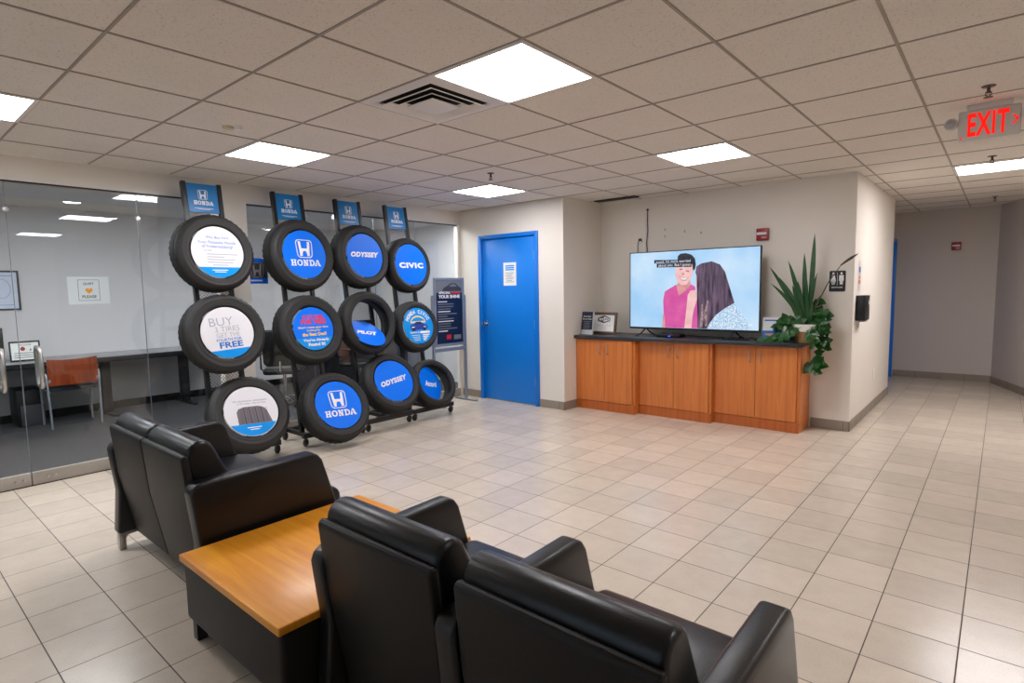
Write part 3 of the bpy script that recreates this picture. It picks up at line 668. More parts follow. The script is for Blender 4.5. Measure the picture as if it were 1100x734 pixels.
flat(bm, [(-.05, -.09), (.05, -.09), (.05, -.05), (-.05, -.05)], 2, .0014, F); flat(bm, [(-.03, -.04), (.03, -.04), (.03, -.01), (-.03, -.01)], 2, .0014, F)
o = link('wall_sticker', bm, [mat('translucent_sticker', (222, 214, 206), .3, noise=.02), MBP, mat('salmon_print', (220, 120, 110), .5)], smooth=0); tag(o, 'clear sticker with blue and red print on the pale corner wall', 'sticker')
bm = NB(); box(bm, 1.1195, 1.126, 5.86, 5.94, .36, .48, .002); o = link('wall_outlet', bm, MPAP); tag(o, 'small white wall outlet low on the corridor corner wall', 'outlet')

# counter-top papers and frame
def leaned(name, label, cat, x, y, w_, h_, ang, yw, mats, draw, thick=.004, z=ZC):
    r = thing(name, label, cat, (x, y, z), (0, 0, yw))
    m_ = Matrix.Rotation(ang, 4, 'X')
    F = lambda a, b, h: tuple(m_ @ Vector((a, -h, b)))
    return r, F
r = thing('photo_frame', 'brown wooden frame with a white notice, standing on the countertop', 'frame', (-1.565, 4.19, ZC), (-.0, 0, .0))
m_ = Matrix.Rotation(math.radians(-10), 4, 'X'); F = lambda a, b, h: tuple(m_ @ Vector((a, -h, b+.002)))
W_, H_ = .38, .275; f_ = .032
bm = NB()
for q in ((-W_/2, W_/2, 0, f_), (-W_/2, W_/2, H_-f_, H_), (-W_/2, -W_/2+f_, f_, H_-f_), (W_/2-f_, W_/2, f_, H_-f_)): box(bm, q[0], q[1], -.018, .004, q[2]+.002, q[3]+.002, .003, 2, 0, m_)
link('frame', bm, MFRM, r)
bm = NB(); box(bm, -.02, .02, .0, .005, .0, .2, 0, 1, 0, Matrix.Translation((0, .085, 0)) @ Matrix.Rotation(math.radians(14), 4, 'X')); link('easel_back', bm, MFRM, r)
bm = NB(); flat(bm, [(-W_/2+f_, f_), (W_/2-f_, f_), (W_/2-f_, H_-f_), (-W_/2+f_, H_-f_)], 0, .002, F)
c = .185
ring2(bm, [(-.09, c-.02), (-.09, c+.022), (0, c+.052), (.09, c+.022), (.09, c-.02), (0, c-.048)], [(-.078, c-.015), (-.078, c+.015), (0, c+.035), (.078, c+.015), (.078, c-.015), (0, c-.032)], 1, .003, F)
flat(bm, [(-.085, c-.018), (-.002, c-.04), (-.002, c+.042), (-.085, c+.018)], 1, .0026, F)
text(bm, 'WI', -.042, c, .032, .06, F, 0, .004, bold=.03); text(bm, 'FI', .038, c, .032, .05, F, 1, .004, bold=.02)
text(bm, 'Complimentary', -.045, .108, None, .11, F, 2, .003); text(bm, 'WiFi Access', .062, .108, None, .09, F, 3, .003)
text(bm, 'Password', 0, .084, None, .08, F, 2, .003); text(bm, 'guest wifi', 0, .058, None, .08, F, 3, .003)
link('notice', bm, [MPAP, MDG, MBP, MRED], r, 0)
r = thing('brochure_holder', 'navy leaflet in a clear stand at the left end of the countertop', 'brochure holder', (-1.705, 4.03, ZC))
m_ = Matrix.Rotation(math.radians(-8), 4, 'X'); F = lambda a, b, h: tuple(m_ @ Vector((a, -h, b+.003)))
bm = NB(); box(bm, -.083, .083, -.002, .03, .0, .29, .003, 1, 0, m_); link('stand', bm, mat('clear_grey_plastic', (196, 198, 202), .2, noise=.02), r)
bm = NB(); flat(bm, [(-.078, .06), (.078, .06), (.078, .285), (-.078, .285)], 0, .006, F)
text(bm, 'Express', .0, .225, .022, .11, F, 1, .008, bold=.02); text(bm, 'Service Pass', .0, .195, .02, .13, F, 1, .008, bold=.01)
for k in range(5): flat(bm, [(-.055+.01*(k % 2), .165-.02*k), (.055-.008*(k % 3), .165-.02*k), (.055-.008*(k % 3), .158-.02*k), (-.055+.01*(k % 2), .158-.02*k)], 2, .008, F)
link('leaflet', bm, [MNAVY, MPAP, MGR], r, 0)
def leaflet(x, y, w_, h_, yw, label, mats, bands, name='leaflet'):
    m_ = Matrix.Rotation(yw, 4, 'Z') @ Matrix.Rotation(math.radians(-12), 4, 'X'); F = lambda a, b, h: tuple(m_ @ Vector((a, -h, b)))
    bm = NB(); box(bm, -w_/2, w_/2, .0, .012, .0, h_, .001, 1, 0, m_)
    for (a0, a1, b0, b1, mi, h) in bands: flat(bm, [(a0*w_, b0*h_), (a1*w_, b0*h_), (a1*w_, b1*h_), (a0*w_, b1*h_)], mi, h, F)
    o = link(name, bm, mats, loc=(x, y, ZC+.001), smooth=0); tag(o, label, 'leaflet')
MSK = mat('printed_skin', (206, 150, 120), .5)
leaflet(.425, 4.33, .20, .245, .25, 'white and blue leaflet leaning beside the television behind the vines', [MPAP, MBP, MSK, MBD2, MDG], [(-.5, .5, 0, .42, 1, .002), (.0, .5, .42, .72, 3, .003), (.05, .25, .38, .66, 4, .004), (.08, .22, .5, .62, 2, .005), (-.4, .4, .84, .90, 1, .003), (-.35, .1, .06, .3, 2, .004), (-.3, -.05, .12, .2, 4, .005)])
leaflet(.62, 4.40, .18, .23, .1, 'pale leaflet standing behind the white plant pot', [MPAPG, MNAVY, MSK], [(-.5, .5, .0, .6, 1, .002), (-.2, .2, .2, .5, 2, .003)], 'booklet')

# potted plants
PX, PY = .745, 4.31
r = thing('potted_plant', 'tall spiky green plant in a white pot at the counter end', 'potted plant', (PX, PY, ZC))
bm = NB(); lathe(bm, [(.001, .01), (.075, .01), (.10, .10), (.118, .115), (.122, .185), (.114, .185), (.108, .15), (.001, .15)], 28); link('pot', bm, MPOT, r)
bm = NB(); lathe(bm, [(.001, 0), (.085, .0), (.10, .06), (.112, .112), (.104, .112), (.001, .09)], 28); link('woven_base', bm, MTER, r)
bm = NB(); lathe(bm, [(.001, .152), (.108, .152), (.08, .168), (.001, .17)], 20); link('soil', bm, mat('potting_soil', (50, 38, 28), .95, noise=.5), r)
def blade(bm, p0, p1, p2, w_, n=9, twist=0.3, mi=0):
    p0, p1, p2 = Vector(p0), Vector(p1), Vector(p2); L_ = []
    for k in range(n+1):
        t_ = k/n; p = p0*(1-t_)**2 + p1*2*t_*(1-t_) + p2*t_*t_; d_ = ((p1-p0)*(1-t_)+(p2-p1)*t_).normalized()
        a_ = twist*t_; s_ = d_.cross(Vector((math.sin(a_), -math.cos(a_), .1))).normalized()
        wd = w_*(.45+1.1*t_)*(1 if t_ < .5 else 1)*max(0.02, (1-t_**3)) * .9
        nrm = s_.cross(d_)
        L_.append((bm.verts.new(p-s_*wd/2+nrm*wd*.12), bm.verts.new(p), bm.verts.new(p+s_*wd/2+nrm*wd*.12)))
    for k in range(n):
        for j in (0, 1):
            f = bm.faces.new([L_[k][j], L_[k][j+1], L_[k+1][j+1], L_[k+1][j]]); f.material_index = mi
bm = NB()
for bx, tx, tz, dy, w_, bend in ((-.03, -.35, .77, -.03, .045, .02), (-.02, -.33, .60, -.05, .04, .06), (-.02, -.185, .83, .02, .045, .02), (-.01, -.12, .70, -.04, .045, .02), (0, -.035, .90, .02, .045, 0), (0, -.07, .62, -.06, .045, 0), (.01, .005, .66, -.03, .045, 0),
    (.02, .052, 1.09, .03, .05, .02), (.02, .10, .70, -.03, .04, -.01), (-.03, -.23, .58, .06, .04, .03), (.03, .02, .50, -.07, .045, 0), (-.04, -.16, .47, -.07, .04, 0), (.03, .13, .48, .04, .04, -.02), (-.01, -.27, .66, .03, .035, .03), (-.02, -.22, .50, -.02, .04, .02), (-.02, -.14, .58, .02, .045, .0), (.0, -.05, .74, .04, .04, .01), (.01, .07, .56, -.05, .045, -.01), (.0, -.10, .44, -.08, .045, .0), (.03, .08, .42, -.08, .04, .0)):
    blade(bm, (bx, 0, .16), (bx+(tx-bx)*.45+bend, dy*.5, .16+(tz-.16)*.55), (tx, dy, tz), w_*1.2, twist=random.uniform(-.5, .5))
link('foliage', bm, MLEAF, r)
bm = NB(); tube(bm, [(.04, 0, .16), (.10, -.02, .38), (.20, -.03, .60), (.30, -.02, .76), (.40, 0, .83)], [.006, .005, .005, .004, .004], 8)
blade(bm, (.30, -.02, .76), (.36, 0, .82), (.445, 0, .87), .03); link('dry_stalk', bm, MBRN, r)
def heart(bm, c, d_, nrm, s):
    d_ = Vector(d_).normalized(); nrm = Vector(nrm); sd = d_.cross(nrm).normalized(); nrm = sd.cross(d_).normalized(); c = Vector(c)
    pts = [(0, 0), (-.12, .42), (.2, .5), (.6, .33), (1.0, 0), (.6, -.33), (.2, -.5), (-.12, -.42)]
    mid = [bm.verts.new(c + d_*s*t_) for t_ in (0, .5, 1.0)]
    for sg in (1, -1):
        v = [bm.verts.new(c + d_*s*a + sd*s*b*sg + nrm*s*abs(b)*.35) for a, b in ((-.12, .42), (.2, .5), (.6, .33))]
        bm.faces.new([mid[0], v[0], v[1], mid[1]]); bm.faces.new([mid[1], v[1], v[2], mid[2]])
rnd = random.Random(3)
r2 = thing('trailing_vine', 'leafy green vine trailing over the countertop end around the white pot', 'vine', (PX, PY, ZC))
vines = [[(.09, -.03, .17), (.14, -.03, .20), (.17, -.02, .05), (.165, -.03, -.10), (.13, -.03, -.24)],
 [(.09, 0, .18), (.13, .02, .26), (.17, 0, .34), (.18, .03, .12), (.19, 0, -.06)],
 [(.08, .05, .18), (.10, .08, .32), (.09, .08, .44)],
 [(-.08, -.04, .17), (-.16, -.08, .12), (-.24, -.12, .05), (-.33, -.13, .03), (-.42, -.12, .02)],
 [(-.06, -.08, .17), (-.12, -.14, .08), (-.2, -.16, .03), (-.28, -.17, .02)],
 [(-.05, -.05, .19), (-.10, -.06, .26), (-.17, -.05, .24), (-.2, -.08, .14)], [(-.08, .02, .18), (-.15, .03, .22), (-.22, .03, .18), (-.27, 0, .12)], [(.06, -.1, .15), (.1, -.14, .05), (.12, -.15, -.03)]]
bmv = NB(); bml = NB()
for vi, vn in enumerate(vines):
    tube(bmv, vn, .0028, 6)
    for k in range(len(vn)-1):
        a_, b_ = Vector(vn[k]), Vector(vn[k+1]); nn = max(4, int((b_-a_).length/.017))
        for q in range(nn):
            p = a_.lerp(b_, (q+rnd.random()*.6)/nn); dv = Vector((rnd.uniform(-1, 1), rnd.uniform(-.7, .2), rnd.uniform(-.9, .25)))
            p = p + dv*.012; s_ = rnd.uniform(.055, .088)
            z_ = max(p.z, .02) if p.x < .03 else p.z
            heart(bml, (p.x, min(p.y, .16), z_), (dv.x, dv.y, max(dv.z, -.2) if z_ < .06 and p.x < .03 else dv.z), (rnd.uniform(-.3, .3), -1, rnd.uniform(.2, .8)), s_)
for k in range(14):
    heart(bml, (.09+rnd.uniform(-.05, .10), -.04+rnd.uniform(-.03, .02), -.26+rnd.uniform(-.03, .06)), (rnd.uniform(-1, 1), -.3, rnd.uniform(-.8, .1)), (0, -1, .4), .07)
link('stems', bmv, MLEAF, r2); link('leaves', bml, MLEAF2, r2)

# ------------------------------------------------------------------ tyre racks
LEAN = math.radians(8.2)
def PXl(z): return -3.325 + (2.5-z)*math.tan(LEAN)      # x of the rack plane at height z
MMESH = mat('expanded_metal', (120, 118, 126), .4, .4, noise=.1)
def rack(yt, yb, hb, ww, labels):
    """yt: centre of the uprights at the top, yb/hb: centre and half width of the base, ww: width"""
    r = thing('tyre_rack', labels, 'tyre rack', (PXl(0), yb, 0), group='leaning tyre display racks')
    X0 = PXl(0)
    def P(z, y, off=0): return (PXl(z)-X0+off, y-yb, z)
    for s in (-1, 1):
        bm = NB(); m_ = Matrix.Translation(Vector(P(.10, yt+s*(ww/2-.02)))) @ Matrix.Rotation(-LEAN, 4, 'Y')
        box(bm, -.022, .022, -.019, .019, 0, 2.41/math.cos(LEAN), .003, 1, 0, m_); link('side_post', bm, MBLK, r, 30)
    m_ = Matrix.Translation(Vector(P(2.24, yt, .004))) @ Matrix.Rotation(-LEAN, 4, 'Y')
    bm = NB(); box(bm, -.004, .012, -ww/2+.042, ww/2-.042, 0, .262, .002, 1, 0, m_); hd = link('header_sign', bm, MBH, r, 30)
    F = lambda a, b, h: tuple(m_ @ Vector((.0125+h, a, b)))
    bm = NB(); emblem(bm, 0, .162, .088, .088, F); slab_word(bm, 0, .088, .17, .036, F)
    flat(bm, [(-.08, .04), (.08, .04), (.08, .036), (-.08, .036)], 0, .0012, F); flat(bm, [(-.05, .030), (.05, .030), (.05, .027), (-.05, .027)], 0, .0012, F)
    bmesh.ops.triangulate(bm, faces=[f for f in bm.faces if len(f.verts) > 4])
    link('sign_lettering', bm, MWH, hd, 0)
    # expanded metal lattice between the posts
    bm = NB(); hw = ww/2-.042; zz0, zz1 = .25, 2.22; st = .03; m2 = Matrix.Translation(Vector(P(0, yt))) @ Matrix.Rotation(-LEAN, 4, 'Y'); cz = 1/math.cos(LEAN)
    n_ = int((zz1-zz0+2*hw)/st)
    for k in range(n_):
        for sg in (1, -1):
            za = zz0 - 2*hw + k*st; pa = []
            t0 = max(0, (zz0-za)/(2*hw*1.0)); t1 = min(1, (zz1-za)/(2*hw))
            if t0 >= t1: continue
            ya0, ya1 = -hw+2*hw*t0, -hw+2*hw*t1
            z0_, z1_ = za+2*hw*t0, za+2*hw*t1
            q = .003
            vs = [bm.verts.new(m2 @ Vector((.0+.002*sg, sg*y_, z_*cz))) for y_, z_ in ((ya0, z0_-q), (ya1, z1_-q), (ya1, z1_+q), (ya0, z0_+q))]
            bm.faces.new(vs)
    link('mesh_panel', bm, MMESH, r, 0)
    for z in (.45, 1.17, 1.88):
        bm = NB(); box(bm, P(z, 0)[0]-.02, P(z, 0)[0]+.02, yt-yb-ww/2+.03, yt-yb+ww/2-.03, z-.02, z+.02, .002, 1); link('cross_bar', bm, MBLK, r, 30)
    # base
    xf = -2.86-X0; xr = xf-.40
    bm = NB(); box(bm, xf-.025, xf+.025, -hb, hb, .085, .135, .004, 1); link('front_rail', bm, MBLK, r, 30)
    bm = NB(); box(bm, xr-.02, xr+.02, -hb, hb, .085, .125, .004, 1); link('rear_rail', bm, MBLK, r, 30)
    for s in (-1, 1):
        bm = NB(); box(bm, xr, xf, yt-yb+s*(ww/2-.02)-.02, yt-yb+s*(ww/2-.02)+.02, .085, .125, .003, 1); link('side_rail', bm, MBLK, r, 30)
        for xx in (xf, xr):
            yy = s*(hb-.03); bm = NB(); tube(bm, [(xx, yy, .09), (xx, yy, .06)], .012, 8); box(bm, xx-.014, xx+.014, yy-.02, yy-.012, .028, .075); box(bm, xx-.014, xx+.014, yy+.012, yy+.02, .028, .075)
            c_ = link('caster', bm, MBLK, r, 30)
            bm = NB(); lathe(bm, [(.001, -.011), (.030, -.011), (.034, -.006), (.034, .006), (.030, .011), (.001, .011)], 18, 'y', (xx-.012, yy, .034)); link('wheel', bm, MBLKP, c_)
    return r
rack(.18, .18, .38, .345, 'black leaning tyre rack nearest the office door, holding the white discs')
rack(1.00, 1.15, .36, .34, 'black leaning tyre rack second from the left')
rack(1.70, 1.83, .31, .335, 'black leaning tyre rack third from the left')
rack(2.36, 2.475, .315, .335, 'black leaning tyre rack nearest the blue door')

def tyre_mesh(R, W=.215, rh=.232, n=84):
    sw = [(rh, -.034), (rh+.004, -.016), (rh+.014, -.006), (rh+.03, -.0035), (rh+.032, -.0005), (rh+.036, -.0005), (rh+.038, -.003), (R-.055, .0), (R-.05, .0015), (R-.046, .0), (R-.032, -.008), (R-.02, -.020), (R-.010, -.030)]
    tr = [(R-.004, -.042)]
    for g in (-.068, -.098, -.128-.0, -.155):
        if -g < W-.05: tr += [(R, g+.006), (R-.010, g+.004), (R-.010, g-.004), (R, g-.006)]
    tr += [(R-.004, -W+.042)]
    back = [(r_, -W-x_) for r_, x_ in sw[::-1]]
    inn = [(rh+.02, -W+.06), (R-.03, -W+.075), (R-.022, -W/2), (R-.03, -.075), (rh+.02, -.06)]
    prof = sw + tr + back + inn
    nsw, ntr = len(sw), len(tr)
    bm = NB(); rings = []
    for i, (r_, x_) in enumerate(prof):
        ring = []
        for k in range(n):
            a = 2*PI*k/n; rr = r_
            if nsw-2 <= i < nsw+2 and k % 2: rr -= .006
            if nsw+ntr-2 <= i < nsw+ntr+2 and k % 2: rr -= .006
            if nsw+4 <= i < nsw+ntr-4 and k % 4 == 1: rr -= .002
            ring.append(bm.verts.new((x_, rr*math.cos(a), rr*math.sin(a))))
        rings.append(ring)
    m_ = len(prof)
    for i in range(m_):
        for k in range(n):
            f = bm.faces.new([rings[i][k], rings[i][(k+1) % n], rings[(i+1) % m_][(k+1) % n], rings[(i+1) % m_][k]])
            f.material_index = 1 if nsw-1 <= i < nsw+ntr else 0
    return bm
def disc_bm(r, mi=0):
    bm = NB(); lathe(bm, [(.001, .0), (r-.001, .0), (r, -.001), (r, -.004), (.001, -.004)], 56, 'x'); return bm
def tyre(c, R, tilt, yw, label, m_disc, draw, rd=.226, roll=0, mats=None, sink=-.012, rh=.232, W=.215, drot=None, dloc=None):
    r = thing('display_tyre', label, 'tyre', c, (0, -math.radians(tilt), math.radians(yw)), group='tyres with round signs on the racks')
    link('rubber_tyre', tyre_mesh(R, W, rh), [MRUB, MRUBT], r, 35)
    d = link('sign_disc', disc_bm(rd), m_disc, r, 30, loc=dloc or (sink, 0, 0), rot=drot or (math.radians(roll), 0, 0))
    bm = NB(); draw(bm, Fx(.0003, 0, 0))
    bmesh.ops.triangulate(bm, faces=[f for f in bm.faces if len(f.verts) > 4])
    link('sign_lettering', bm, mats or [MWH], d, 0)
    return r
def seg(bm, r, b, F, mi, h=.0012, top=False):
    a = math.asin(b/r); flat(bm, ell(0, 0, r, r, 28, PI-a, 2*PI+a, False), mi, h, F)
def d1T(bm, F):
    r = .2255; seg(bm, r, -.135, F, 1)
    text(bm, 'Why Buy from', .005, .125, None, .20, F, 2); text(bm, 'Your Pohanka Honda', 0, .085, None, .33, F, 2); text(bm, 'of Fredericksburg?', 0, .045, None, .27, F, 2)
    text(bm, 'We Offer:', -.085, .012, None, .075, F, 3, bold=.02)
    for k, (a, b) in enumerate(((-.10, .17), (-.10, .05), (-.10, .14), (-.10, .12), (-.06, .08))): flat(bm, [(a, -.018-.024*k), (b, -.018-.024*k), (b, -.024-.024*k), (a, -.024-.024*k)], 3, .0012, F)
    for k in range(2): flat(bm, [(-.07+.02*k, -.158-.016*k), (.07-.02*k, -.158-.016*k), (.07-.02*k, -.164-.016*k), (-.07+.02*k, -.164-.016*k)], 0, .002, F)
def d1M(bm, F):
    r = .2255; seg(bm, r, -.150, F, 1)
    text(bm, 'BUY', -.04, .10, .072, .20, F, 3, bold=-.008); text(bm, '3 TIRES', .0, .033, .045, .21, F, 3, bold=-.008); text(bm, 'GET THE', .0, -.02, .038, .20, F, 3, bold=-.008)
    text(bm, 'FOURTH FOR', .0, -.062, .025, .215, F, 2, bold=.01); text(bm, 'FREE', .01, -.108, .052, .20, F, 2, bold=.025)
def d1B(bm, F):
    r = .2255; seg(bm, r, -.115, F, 1)
    text(bm, 'No distributors, wholesalers', 0, .10, None, .29, F, 3); text(bm, 'or tire shops - only our tires', .01, .075, None, .25, F, 3)
    flat(bm, [(-.125, -.114), (-.128, .0), (-.11, .03), (-.06, .045), (.06, .045), (.105, .03), (.13, .0), (.165, -.114)], 4, .0012, F)
    for a in (-.07, -.022, .03, .08): flat(bm, [(a, .04), (a+.006, .04), (a+.014, -.112), (a+.004, -.112)], 5, .0018, F)
    for k in range(9):
        for a in (-.10, -.05, .0, .055, .11): flat(bm, [(a, .02-.015*k), (a+.025, .026-.015*k), (a+.025, .023-.015*k), (a, .017-.015*k)], 5, .002, F)
    for k in range(2): flat(bm, [(-.06+.02*k, -.145-.018*k), (.06-.02*k, -.145-.018*k), (.06-.02*k, -.152-.018*k), (-.06+.02*k, -.152-.018*k)], 0, .002, F)
def dH(bm, F): emblem(bm, .0, .055, .19, .18, F); slab_word(bm, .0, -.085, .335, .062, F)
def dword(s, w_, h_, shear, bold, dy=0, sp=1):
    def f(bm, F): text(bm, s, 0, dy, h_, w_, F, 0, shear=shear, bold=bold, spacing=sp)
    return f
def d2M(bm, F):
    r = .2135
    flat(bm, ell(0, 0, r, r, 30, math.asin(-.42), PI-math.asin(-.42), False), 1, .0006, F)
    text(bm, "IF IT'S TIME", .01, .115, .042, .22, F, 2, bold=.05); text(bm, 'FOR TIRES', .01, .068, .05, .27, F, 2, bold=.05)
    text(bm, "Don't waste your time", 0, .012, .026, .32, F, 3, bold=.03); text(bm, 'looking for', 0, -.018, .024, .15, F, 3, bold=.03); text(bm, 'the Best Deal!', 0, -.055, .034, .26, F, 3, bold=.035)
    text(bm, "You've Already", .01, -.115, .034, .28, F, 0, bold=.035); text(bm, 'Found It!', .01, -.155, .034, .18, F, 0, bold=.035)
def d4M(bm, F):
    def arc(s, R_, b, a_span):
        for k, ch in enumerate(s):
            t_ = PI/2 + a_span/2 - a_span*(k+.5)/len(s)
            if ch == ' ': continue
            text(bm, ch, R_*math.cos(t_), R_*math.sin(t_), .045, .034 if ch != 'I' else .012, F, 0, bold=.05, rot=t_-PI/2)
    arc('HONDA CIVIC', .168, 0, 2.35)
    ring2(bm, ell(0, .02, .115, .10, 24, .35, PI-.35, False), ell(0, .0, .118, .10, 24, .35, PI-.35, False), 1, .0012, F)
    flat(bm, [(-.12, -.02), (-.115, .01), (-.07, .02), (-.03, .048), (.035, .048), (.075, .018), (.125, .005), (.13, -.03), (.10, -.045), (-.10, -.05)], 2, .0018, F)
    flat(bm, [(-.055, .018), (-.025, .04), (.03, .04), (.06, .016)], 3, .0024, F)
    for a in (-.075, .075): flat(bm, ell(a, -.042, .022, .02, 14), 3, .003, F)
    flat(bm, [(-.10, -.012), (-.06, -.008), (-.06, -.018), (-.10, -.022)], 0, .003, F); flat(bm, [(.10, -.012), (.07, -.010), (.07, -.02), (.11, -.022)], 0, .003, F)
    text(bm, 'Starting at', -.07, -.078, None, .13, F, 0, bold=.02); flat(bm, [(.01, -.092), (.15, -.092), (.15, -.066), (.01, -.066)], 0, .0012, F)
    for k in range(4): flat(bm, [(-.12+.01*k, -.108-.02*k), (.0, -.108-.02*k), (.0, -.113-.02*k), (-.12+.01*k, -.113-.02*k)], 0, .0012, F); flat(bm, [(.04, -.104-.02*k), (.14-.02*k, -.104-.02*k), (.14-.02*k, -.117-.02*k), (.04, -.117-.02*k)], 0, .0012, F)
MLG = mat('light_grey_print', (158, 162, 172), .5)
MW5 = [MWH, MBD2, MBP, MLG, MDG, MGR]
def xf(z, y=0): return -2.75-(.05 if y > 2 else 0)+(.15 if 1.04 < y < 1.05 else 0)-math.tan(math.radians(10))*(z-.4)
def T(y, z, R, tilt, yw, label, m, f, **k): return tyre((xf(z, y), y, z), R, tilt, yw, label, m, f, **k)
T(.172, 1.877, .345, 8, 3, 'tyre with white disc of small blue writing, top of the leftmost rack', MWHD, d1T, mats=MW5)
T(.159, 1.172, .352, 12, 0, 'tyre with white disc offering a free fourth tire, middle of leftmost rack', MWHD, d1M, mats=MW5, roll=3)
T(.268, .469, .352, 28, -4, 'tyre with white disc picturing a grey tyre, behind the left black sofa', MWHD, d1B, mats=[MWH, MBD2, MBP, MGR, mat('grey_tyre_print', (120, 110, 118), .5, noise=.4, nscale=60), MDG], roll=-3, rd=.231, rh=.236)
T(1.001, 1.885, .36, 8, 4, 'tyre with blue disc bearing a large white H emblem, top of second rack', MBD, dH, rd=.238, rh=.243)
T(.981, 1.153, .35, 12, 0, 'tyre with red and yellow lettered blue disc, middle of second rack', MBD2, d2M, rd=.214, rh=.222, mats=[MWH, MBD, MRED, MYEL])
T(1.046, .418, .354, 28, -1, 'tyre with blue disc bearing a white H emblem, lowest on second rack', MBD, dH, rd=.242, rh=.246, roll=-4, W=.20)
T(1.709, 1.896, .347, 8, 3, 'tyre with blue disc and thin wide white word, top of third rack', MBD, dword('ODYSSEY', .37, .056, .3, .055, .01, 1.12), rd=.236, rh=.241)
T(1.672, 1.181, .345, 11, 2, 'tyre with a fallen blue disc and open hole, middle of third rack', MBD, dword('PILOT', .26, .06, .3, .05), rd=.215, rh=.245, W=.20, dloc=(-.085, -.03, -.105), drot=(math.radians(-14), math.radians(-42), math.radians(6)))
T(1.850, .531, .345, 28, -3, 'tyre with blue disc and upward slanting white word, lowest on third rack', MBD, dword('ODYSSEY', .36, .06, .3, .055, 0, 1.12), rd=.238, rh=.243, roll=9)
T(2.376, 1.814, .325, 8, 2, 'tyre with blue disc and big square white letters, top of rightmost rack', MBD, dword('CIVIC', .37, .066, .0, .055, -.01, 1.15), rd=.24, rh=.243, W=.20)
T(2.348, 1.098, .305, 12, -3, 'tyre with light blue disc picturing a dark blue car, middle of rightmost rack', MBD2, d4M, rd=.212, rh=.217, W=.20, mats=[MWH, mat('cream_print', (238, 214, 150), .5), mat('car_blue_print', (20, 50, 150), .4), mat('car_dark_print', (18, 22, 40), .4)])
T(2.486, .433, .305, 28, -4, 'tyre with a twisted blue disc half fallen inside, lowest on rightmost rack', MBD, dword('Accord', .25, .07, .35, .04), rd=.212, rh=.222, W=.20, dloc=(-.075, -.035, .0), drot=(math.radians(-4), math.radians(4), math.radians(22)))

# poster stand by the glass
r = thing('poster_stand', 'silver floor stand with a dark navy poster beside the rightmost tyre rack', 'poster stand', (-3.29, 3.17, 0))
for s in (-1, 1):
    bm = NB(); box(bm, -.018, .018, s*.285-.016, s*.285+.016, .01, 1.44, .004, 1); link('pole', bm, MSIL, r, 30)
    bm = NB(); box(bm, -.20, .20, s*.285-.03, s*.285+.03, .0, .022, .008, 2); link('foot', bm, MSIL, r, 30)
bm = NB(); box(bm, -.012, .012, -.27, .27, .70, .745, .003, 1); link('cross_bar', bm, MSIL, r, 30)
bm = NB()
for q in ((-.27, .27, .77, .805), (-.27, .27, 1.63, 1.665), (-.27, -.235, .805, 1.63), (.235, .27, .805, 1.63)): box(bm, .0, .024, q[0], q[1], q[2], q[3], .003, 1)
link('frame', bm, MSIL, r, 30)
bm = NB(); box(bm, .006, .012, -.236, .236, .80, 1.635); link('poster', bm, MNAVY, r, 0)
bm = NB(); F = Fx(.0125, 0, 1.22)
flat(bm, [(-.235, .25), (.235, .25), (.235, .41), (-.235, .41)], 2, .0006, F)
flat(bm, [(-.12, .27), (-.10, .31), (-.03, .34), (.03, .375), (.12, .375), (.18, .33), (.22, .31), (.22, .27)], 3, .0012, F); flat(bm, [(-.0, .33), (.04, .36), (.11, .36), (.14, .33)], 2, .0016, F)
text(bm, 'SPECIAL', -.08, .25, .03, .2, F, 0, .003, bold=.04); text(bm, 'FINAL', .12, .25, .03, .16, F, 1, .003, bold=.04); text(bm, 'YOUR SHINE', .0, .20, .045, .38, F, 0, .003, bold=.05)
for k in range(13): flat(bm, [(-.20, .14-.032*k), (-.20+.16+.11*((k*7) % 3)/2+.06*(k % 2), .14-.032*k), (-.20+.16+.11*((k*7) % 3)/2+.06*(k % 2), .128-.032*k), (-.20, .128-.032*k)], 0 if k % 4 == 0 else 2, .0016, F)
flat(bm, [(-.06, -.36), (.02, -.36), (.02, -.30), (-.06, -.30)], 1, .0016, F); flat(bm, [(.07, -.37), (.20, -.37), (.20, -.31), (.07, -.31)], 2, .0016, F)
bmesh.ops.triangulate(bm, faces=[f for f in bm.faces if len(f.verts) > 4])
link('poster_print', bm, [MWH, MRED, MGR, MDG], r, 0)

# papers on the glass
bm = NB(); F = Fx(XG-.0175, -.66, 1.555)
flat(bm, [(-.145, -.115), (.145, -.115), (.145, .115), (-.145, .115)], 0, .0008, F)
ring2(bm, [(-.075, -.085), (.075, -.085), (.075, .09), (-.075, .09)], [(-.072, -.082), (.072, -.082), (.072, .087), (-.072, .087)], 1, .0014, F)
text(bm, 'QUIET', 0, .055, .024, .075, F, 1, .0016, bold=.02); text(bm, 'PLEASE', 0, -.052, .024, .10, F, 1, .0016, bold=.02)
hp = [(.0, -.028), (-.024, -.004), (-.026, .010), (-.016, .019), (-.006, .017), (0, .008), (.006, .017), (.016, .019), (.026, .010), (.024, -.004)]
flat(bm, hp, 2, .0016, F)
bmesh.ops.triangulate(bm, faces=[f for f in bm.faces if len(f.verts) > 4])
o = link('quiet_notice', bm, [MPAPG, MDG, mat('orange_print', (226, 150, 40), .5)], smooth=0); tag(o, 'pale paper asking for quiet with an orange heart on the glass door', 'notice')
bm = NB(); F = Fx(XG-.0175, .785, 1.735)
flat(bm, [(-.11, -.13), (.11, -.13), (.11, .13), (-.11, .13)], 0, .0008, F)
flat(bm, [(-.11, -.07), (.11, -.07), (.11, .09), (-.11, .09)], 1, .0014, F); emblem(bm, 0, .01, .14, .15, lambda a, b, h: F(a, b, h+.001), 2); flat(bm, [(-.07, -.105), (.05, -.105), (.05, -.09), (-.07, -.09)], 3, .0016, F)
